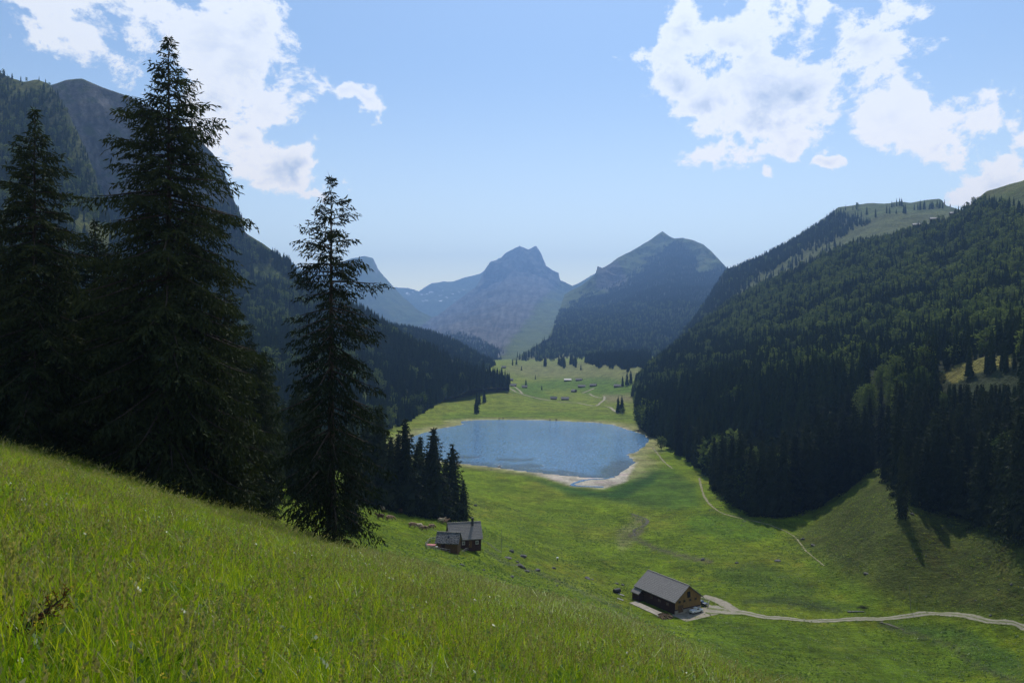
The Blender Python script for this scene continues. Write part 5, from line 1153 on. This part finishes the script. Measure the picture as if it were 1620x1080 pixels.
# ------------------------------------------------------------------ meadow grass
def blade_mesh(name, seed, nbl, hmin, hmax, width, spread, lean, mat, head=0, leafw=None):
    r = np.random.RandomState(seed); V = []; F = []; mi = []
    for k in range(nbl):
        a = r.rand()*6.28; p = np.array([r.normal()*spread, r.normal()*spread, -.03]); h = hmin+(hmax-hmin)*r.rand(); l = lean*(.3+r.rand()); w = width*(.7+.6*r.rand())
        d = np.array([math.cos(a), math.sin(a), 0]); s = np.array([-d[1], d[0], 0]); o = len(V)
        st = head > 0 and k < head
        for q, f in enumerate((0, .4, .75, 1.0)):
            c = p+d*(l*h*f*f)+np.array([0, 0, h*(f-.35*l*f*f)]); ww = (.35*w if st else w*(1-.92*f**1.6))
            V += [c-s*ww, c+s*ww]
        for q in range(3): F.append((o+2*q, o+2*q+1, o+2*q+3, o+2*q+2)); mi.append(1 if st else 0)
        if st:
            tip = p+d*(l*h)+np.array([0, 0, h*(1-.35*l)])
            for q in range(9):
                b_ = tip+(d*.5*l+np.array([0, 0, 1]))*(-.02-.13*r.rand()); v = r.normal(size=3)*.012+d*.015+np.array([0, 0, .035]); e = np.cross(v, r.normal(size=3)); e *= .010/np.linalg.norm(e)
                o2 = len(V); V += [b_, b_+v*.5+e, b_+v, b_+v*.5-e]; F.append((o2, o2+1, o2+2, o2+3)); mi.append(1)
    me = mesh_np(name, V, F, M[mat], False); me.materials.append(M['straw']); me.polygons.foreach_set('material_index', np.array(mi, np.int32)); return me
def weed_mesh(name, seed, mat, n=14, size=.09, h=.3, flower=0):
    r = np.random.RandomState(seed); C = Cards()
    for k in range(n):
        a = r.rand()*6.28; d = np.array([math.cos(a), math.sin(a), .5+.8*r.rand()]); d *= size*(.7+.7*r.rand())/np.linalg.norm(d); C.add(np.array([r.normal()*.06, r.normal()*.06, h*r.rand()]), d, size*.3)
    for k in range(3): C.add(np.array([r.normal()*.04, r.normal()*.04, 0]), np.array([r.normal()*.03, r.normal()*.03, h*1.1]), .004)
    nl = len(C.b)
    for k in range(flower):
        c = np.array([r.normal()*.05, r.normal()*.05, h*1.15+.04*r.rand()])
        for q in range(4): v = r.normal(size=3); v[2] = abs(v[2])*.5; v *= .018/np.linalg.norm(v); C.add(c, v, .008)
    V, F = C.arrays(r); me = mesh_np(name, V, F, M[mat], False)
    if flower: me.materials.append(M['flower']); me.polygons.foreach_set('material_index', np.r_[np.zeros(nl, np.int32), np.ones(len(F)-nl, np.int32)])
    return me
MEADOW = proto_coll('meadow', [(blade_mesh('tuft0', 1, 30, .20, .46, .0042, .085, .55, 'grass'),), (blade_mesh('tuft1', 2, 28, .22, .52, .0046, .095, .75, 'grass'),), (blade_mesh('tuft2', 3, 34, .12, .36, .0040, .10, .9, 'grass'),), (blade_mesh('tuft3', 4, 26, .26, .58, .0050, .08, .45, 'grass'),),
                               (blade_mesh('tuft4', 5, 16, .40, .72, .0040, .11, .45, 'grass', head=8),), (blade_mesh('tuft5', 6, 14, .45, .80, .0040, .12, .65, 'grass', head=8),), (weed_mesh('weed6', 7, 'weed'),), (weed_mesh('weed7', 8, 'weed', 10, .07, .34, 3),)])
TUSS = proto_coll('tussock', [(blade_mesh('tus%d' % i, 20+i, 16, .10, .30, .022, .16, .9, 'weed' if i % 2 else 'grass'),) for i in range(4)])
def rand_ground(y0, y1, dens, u0, u1, r):
    n = int(dens*(u1-u0)*(y1*y1-y0*y0)/2); y = np.sqrt(y0*y0+(y1*y1-y0*y0)*r.rand(n)); u = u0+(u1-u0)*r.rand(n); return u*y, y
r = np.random.RandomState(9); gx, gy, gs = [], [], []
for (y0, y1, dn, sc, w_) in ((2.2, 8, 55, .95, 1.0), (8, 16, 34, .92, 1.1), (16, 30, 18, .92, 1.45), (30, 48, 10, .92, 2.0), (48, 76, 6, .92, 2.7)):
    x, y = rand_ground(y0, y1, dn, -.80, .50 if y0 > 30 else .75, r); gx.append(x); gy.append(y); gs.append(np.stack([np.full(len(x), w_), np.full(len(x), sc)], 1))
gx, gy, gs = np.concatenate(gx), np.concatenate(gy), np.concatenate(gs)
nz = fbmn(gx/4, gy/4, 2, 3); n2_ = fbmn(gx/1.5, gy/1.5, 5, 2)
keep = r.rand(len(gx)) < .80+.5*nz; gx, gy, gs, nz, n2_ = gx[keep], gy[keep], gs[keep], nz[keep], n2_[keep]
pr = r.rand(len(gx)); pick = r.randint(0, 4, len(gx)); pick = np.where(pr < .15+.30*np.clip(n2_, -.5, .5)+.12*sstep(35, 60, gy), 4+r.randint(0, 2, len(gx)), pick); pick = np.where(pr > .91-.16*np.clip(nz, 0, 1), 6, pick); pick = np.where(pr > .980, 7, pick)
hh = gs[:, 1]*np.clip(.72+.50*r.rand(len(gx))+.55*nz, .35, 1.6); ww = gs[:, 0]*(.8+.4*r.rand(len(gx)))
scatter('meadow_grass', 'tall flowering meadow grass covering the foreground slope', np.stack([gx, gy, ground_z(gx, gy)-.02], 1), pick, np.stack([r.normal(size=len(gx))*.10, r.normal(size=len(gx))*.10, r.rand(len(gx))*6.28], 1), np.stack([ww, ww, hh], 1), MEADOW, 'grass')
x, y = rand_ground(76, 420, 1.5, -.30, .72, r); z = ground_z(x, y); a, b_ = x/y*FPX+810, 540-z/y*FPX
kp = (b_ > 780) & (r.rand(len(x)) < .55+.9*fbmn(x/14, y/14, 3, 3)) & ~((np.abs(x-hx) < 8) & (np.abs(y-HY) < 9)) & (np.hypot(x-bc.x, y-bc.y) > 14)
x, y, z = x[kp], y[kp], z[kp]; s_ = .7+1.3*r.rand(len(x))**3
scatter('pasture_tussocks', 'short tussocks of grazed pasture grass around the huts', np.stack([x, y, z-.03], 1), r.randint(0, 4, len(x)), r.rand(len(x))*6.28, np.stack([s_*1.5, s_*1.5, s_], 1), TUSS, 'grass')
DOCK = proto_coll('dock', [(weed_mesh('dock%d' % i, 40+i, 'weed', 26, .15, .22),) for i in range(3)])
x, y = rand_ground(90, 430, .6, -.28, .72, r); z = ground_z(x, y); b_ = 540-z/y*FPX
kp = (b_ > 775) & (fbmn(x/22, y/30, 8, 4)+.45*r.rand(len(x)) > .30); x, y, z = x[kp], y[kp], z[kp]; s_ = .5+.7*r.rand(len(x))**2
scatter('pasture_weeds', 'dark patches of dock and rushes scattered over the pasture', np.stack([x, y, z-.05], 1), r.randint(0, 3, len(x)), r.rand(len(x))*6.28, np.stack([s_*1.6, s_*1.6, s_], 1), DOCK, 'weeds')
# loose stones along the forest foot and on the slope at right
RK = proto_coll('stone', [(q,) for q in ROCKS[:4]])
sx2, sy2 = [], []
for (cx, cy, n, dx_, dy_) in ((1160, 800, 70, 34, 12), (1185, 815, 60, 45, 8), (1520, 860, 45, 90, 40), (1130, 790, 40, 14, 14), (1570, 940, 30, 60, 40), (1010, 712, 30, 10, 20), (1230, 850, 20, 60, 20)):
    for k in range(n):
        p = ground_at(cx+rng.normal()*dx_, min(1060, cy+rng.normal()*dy_), 150, n=400); sx2.append((p.x, p.y, p.z))
sx2 = np.array(sx2); s_ = .12+.5*rng.rand(len(sx2))**3
scatter('loose_stones', 'small loose stones strewn over the pasture', sx2, rng.randint(0, 4, len(sx2)), rng.rand(len(sx2))*6.28, np.stack([s_, s_, s_], 1), RK, 'stones')
# brushwood heap by the track and dark rushes
p = gp(1365, 962); mb = MB()
for k in range(40):
    a = rng.rand()*6.28; l = .8+1.6*rng.rand(); mb.tube([(rng.normal()*1.0, rng.normal()*.8, .1), (rng.normal()*1.0+l*math.cos(a)*.5, rng.normal()*.6, .3+.6*rng.rand())], .03, 4)
o = mb.build('brushwood', M['bark'], label='heap of dark brushwood above the gravel track', kind='stuff'); o.location = p
# dead spruce branch in the near grass
def dead_branch(label, p0, p1, seed):
    r_ = np.random.RandomState(seed); p0, p1 = Vector(p0), Vector(p1); o = empty('dead_branch', p0, 0, label, 'branch'); st = MB(); d = p1-p0; C = Cards(); dn = np.array(d)
    st.tube([(0, 0, 0), d*.5+Vector((0, 0, .03)), d], [.016, .012, .004], 6)
    for k in range(34):
        f = .15+.85*k/34; v = dn/np.linalg.norm(dn)*.5+r_.normal(size=3)*.7; v *= (.30*(1.1-f)+.06)/np.linalg.norm(v); b_ = dn*f
        st.tube([tuple(b_), tuple(b_+v)], [.005, .002], 4, False)
        for q in range(16):
            w_ = v/np.linalg.norm(v)*.6+r_.normal(size=3)*.7; w_ *= .035/np.linalg.norm(w_); C.add(b_+v*r_.rand(), w_, .004)
    V, F = C.arrays(r_); st.build('stem', M['bark'], o); link('needles', mesh_np('dead_needles', V, F, M['deadneedle']), o)
pA = px2w(-10, 1035, 5.6); pB = px2w(102, 944, 5.9); dead_branch('dead reddish spruce branch sticking out of the grass at lower left', (pA[0], pA[1], max(pA[2], gz(pA[0], pA[1]))), pB, 1)
pA = px2w(5, 985, 6.2); pB = px2w(75, 935, 6.4)
p = px2w(305, 893, 14.5); o = empty('umbel_flower', (p[0], p[1], gz(p[0], p[1])), 0, 'single white umbel flower in the middle of the tall meadow', 'flower'); hq = p[2]-gz(p[0], p[1])
MB().tube([(0, 0, -.05), (.02, 0, hq)], [.006, .004], 5).build('stem', M['weed'], o)
C = Cards()
for k in range(70): a = rng.rand()*6.28; q = .09*math.sqrt(rng.rand()); C.add(np.array([q*math.cos(a), q*math.sin(a), hq+.02*(1-q*8)]), np.array([rng.normal()*.012, rng.normal()*.012, .014]), .008)
V, F = C.arrays(np.random.RandomState(1)); link('umbel', mesh_np('umbel', V, F, M['white']), o)

# ------------------------------------------------------------------ air
m, t, out = new_mat('haze_air')
pv = t.node('ShaderNodeVolumePrincipled'); pv.inputs['Color'].default_value = (0.29, 0.53, 1.0, 1); pv.inputs['Density'].default_value = 0.000105; pv.inputs['Anisotropy'].default_value = 0.5
t.l.new(pv.outputs[0], out.inputs['Volume'])
hz = MB().box((0, 7900, 845), (30000, 17400, 1890)).build('haze', m, label='blue summer haze filling the valley', kind='stuff')
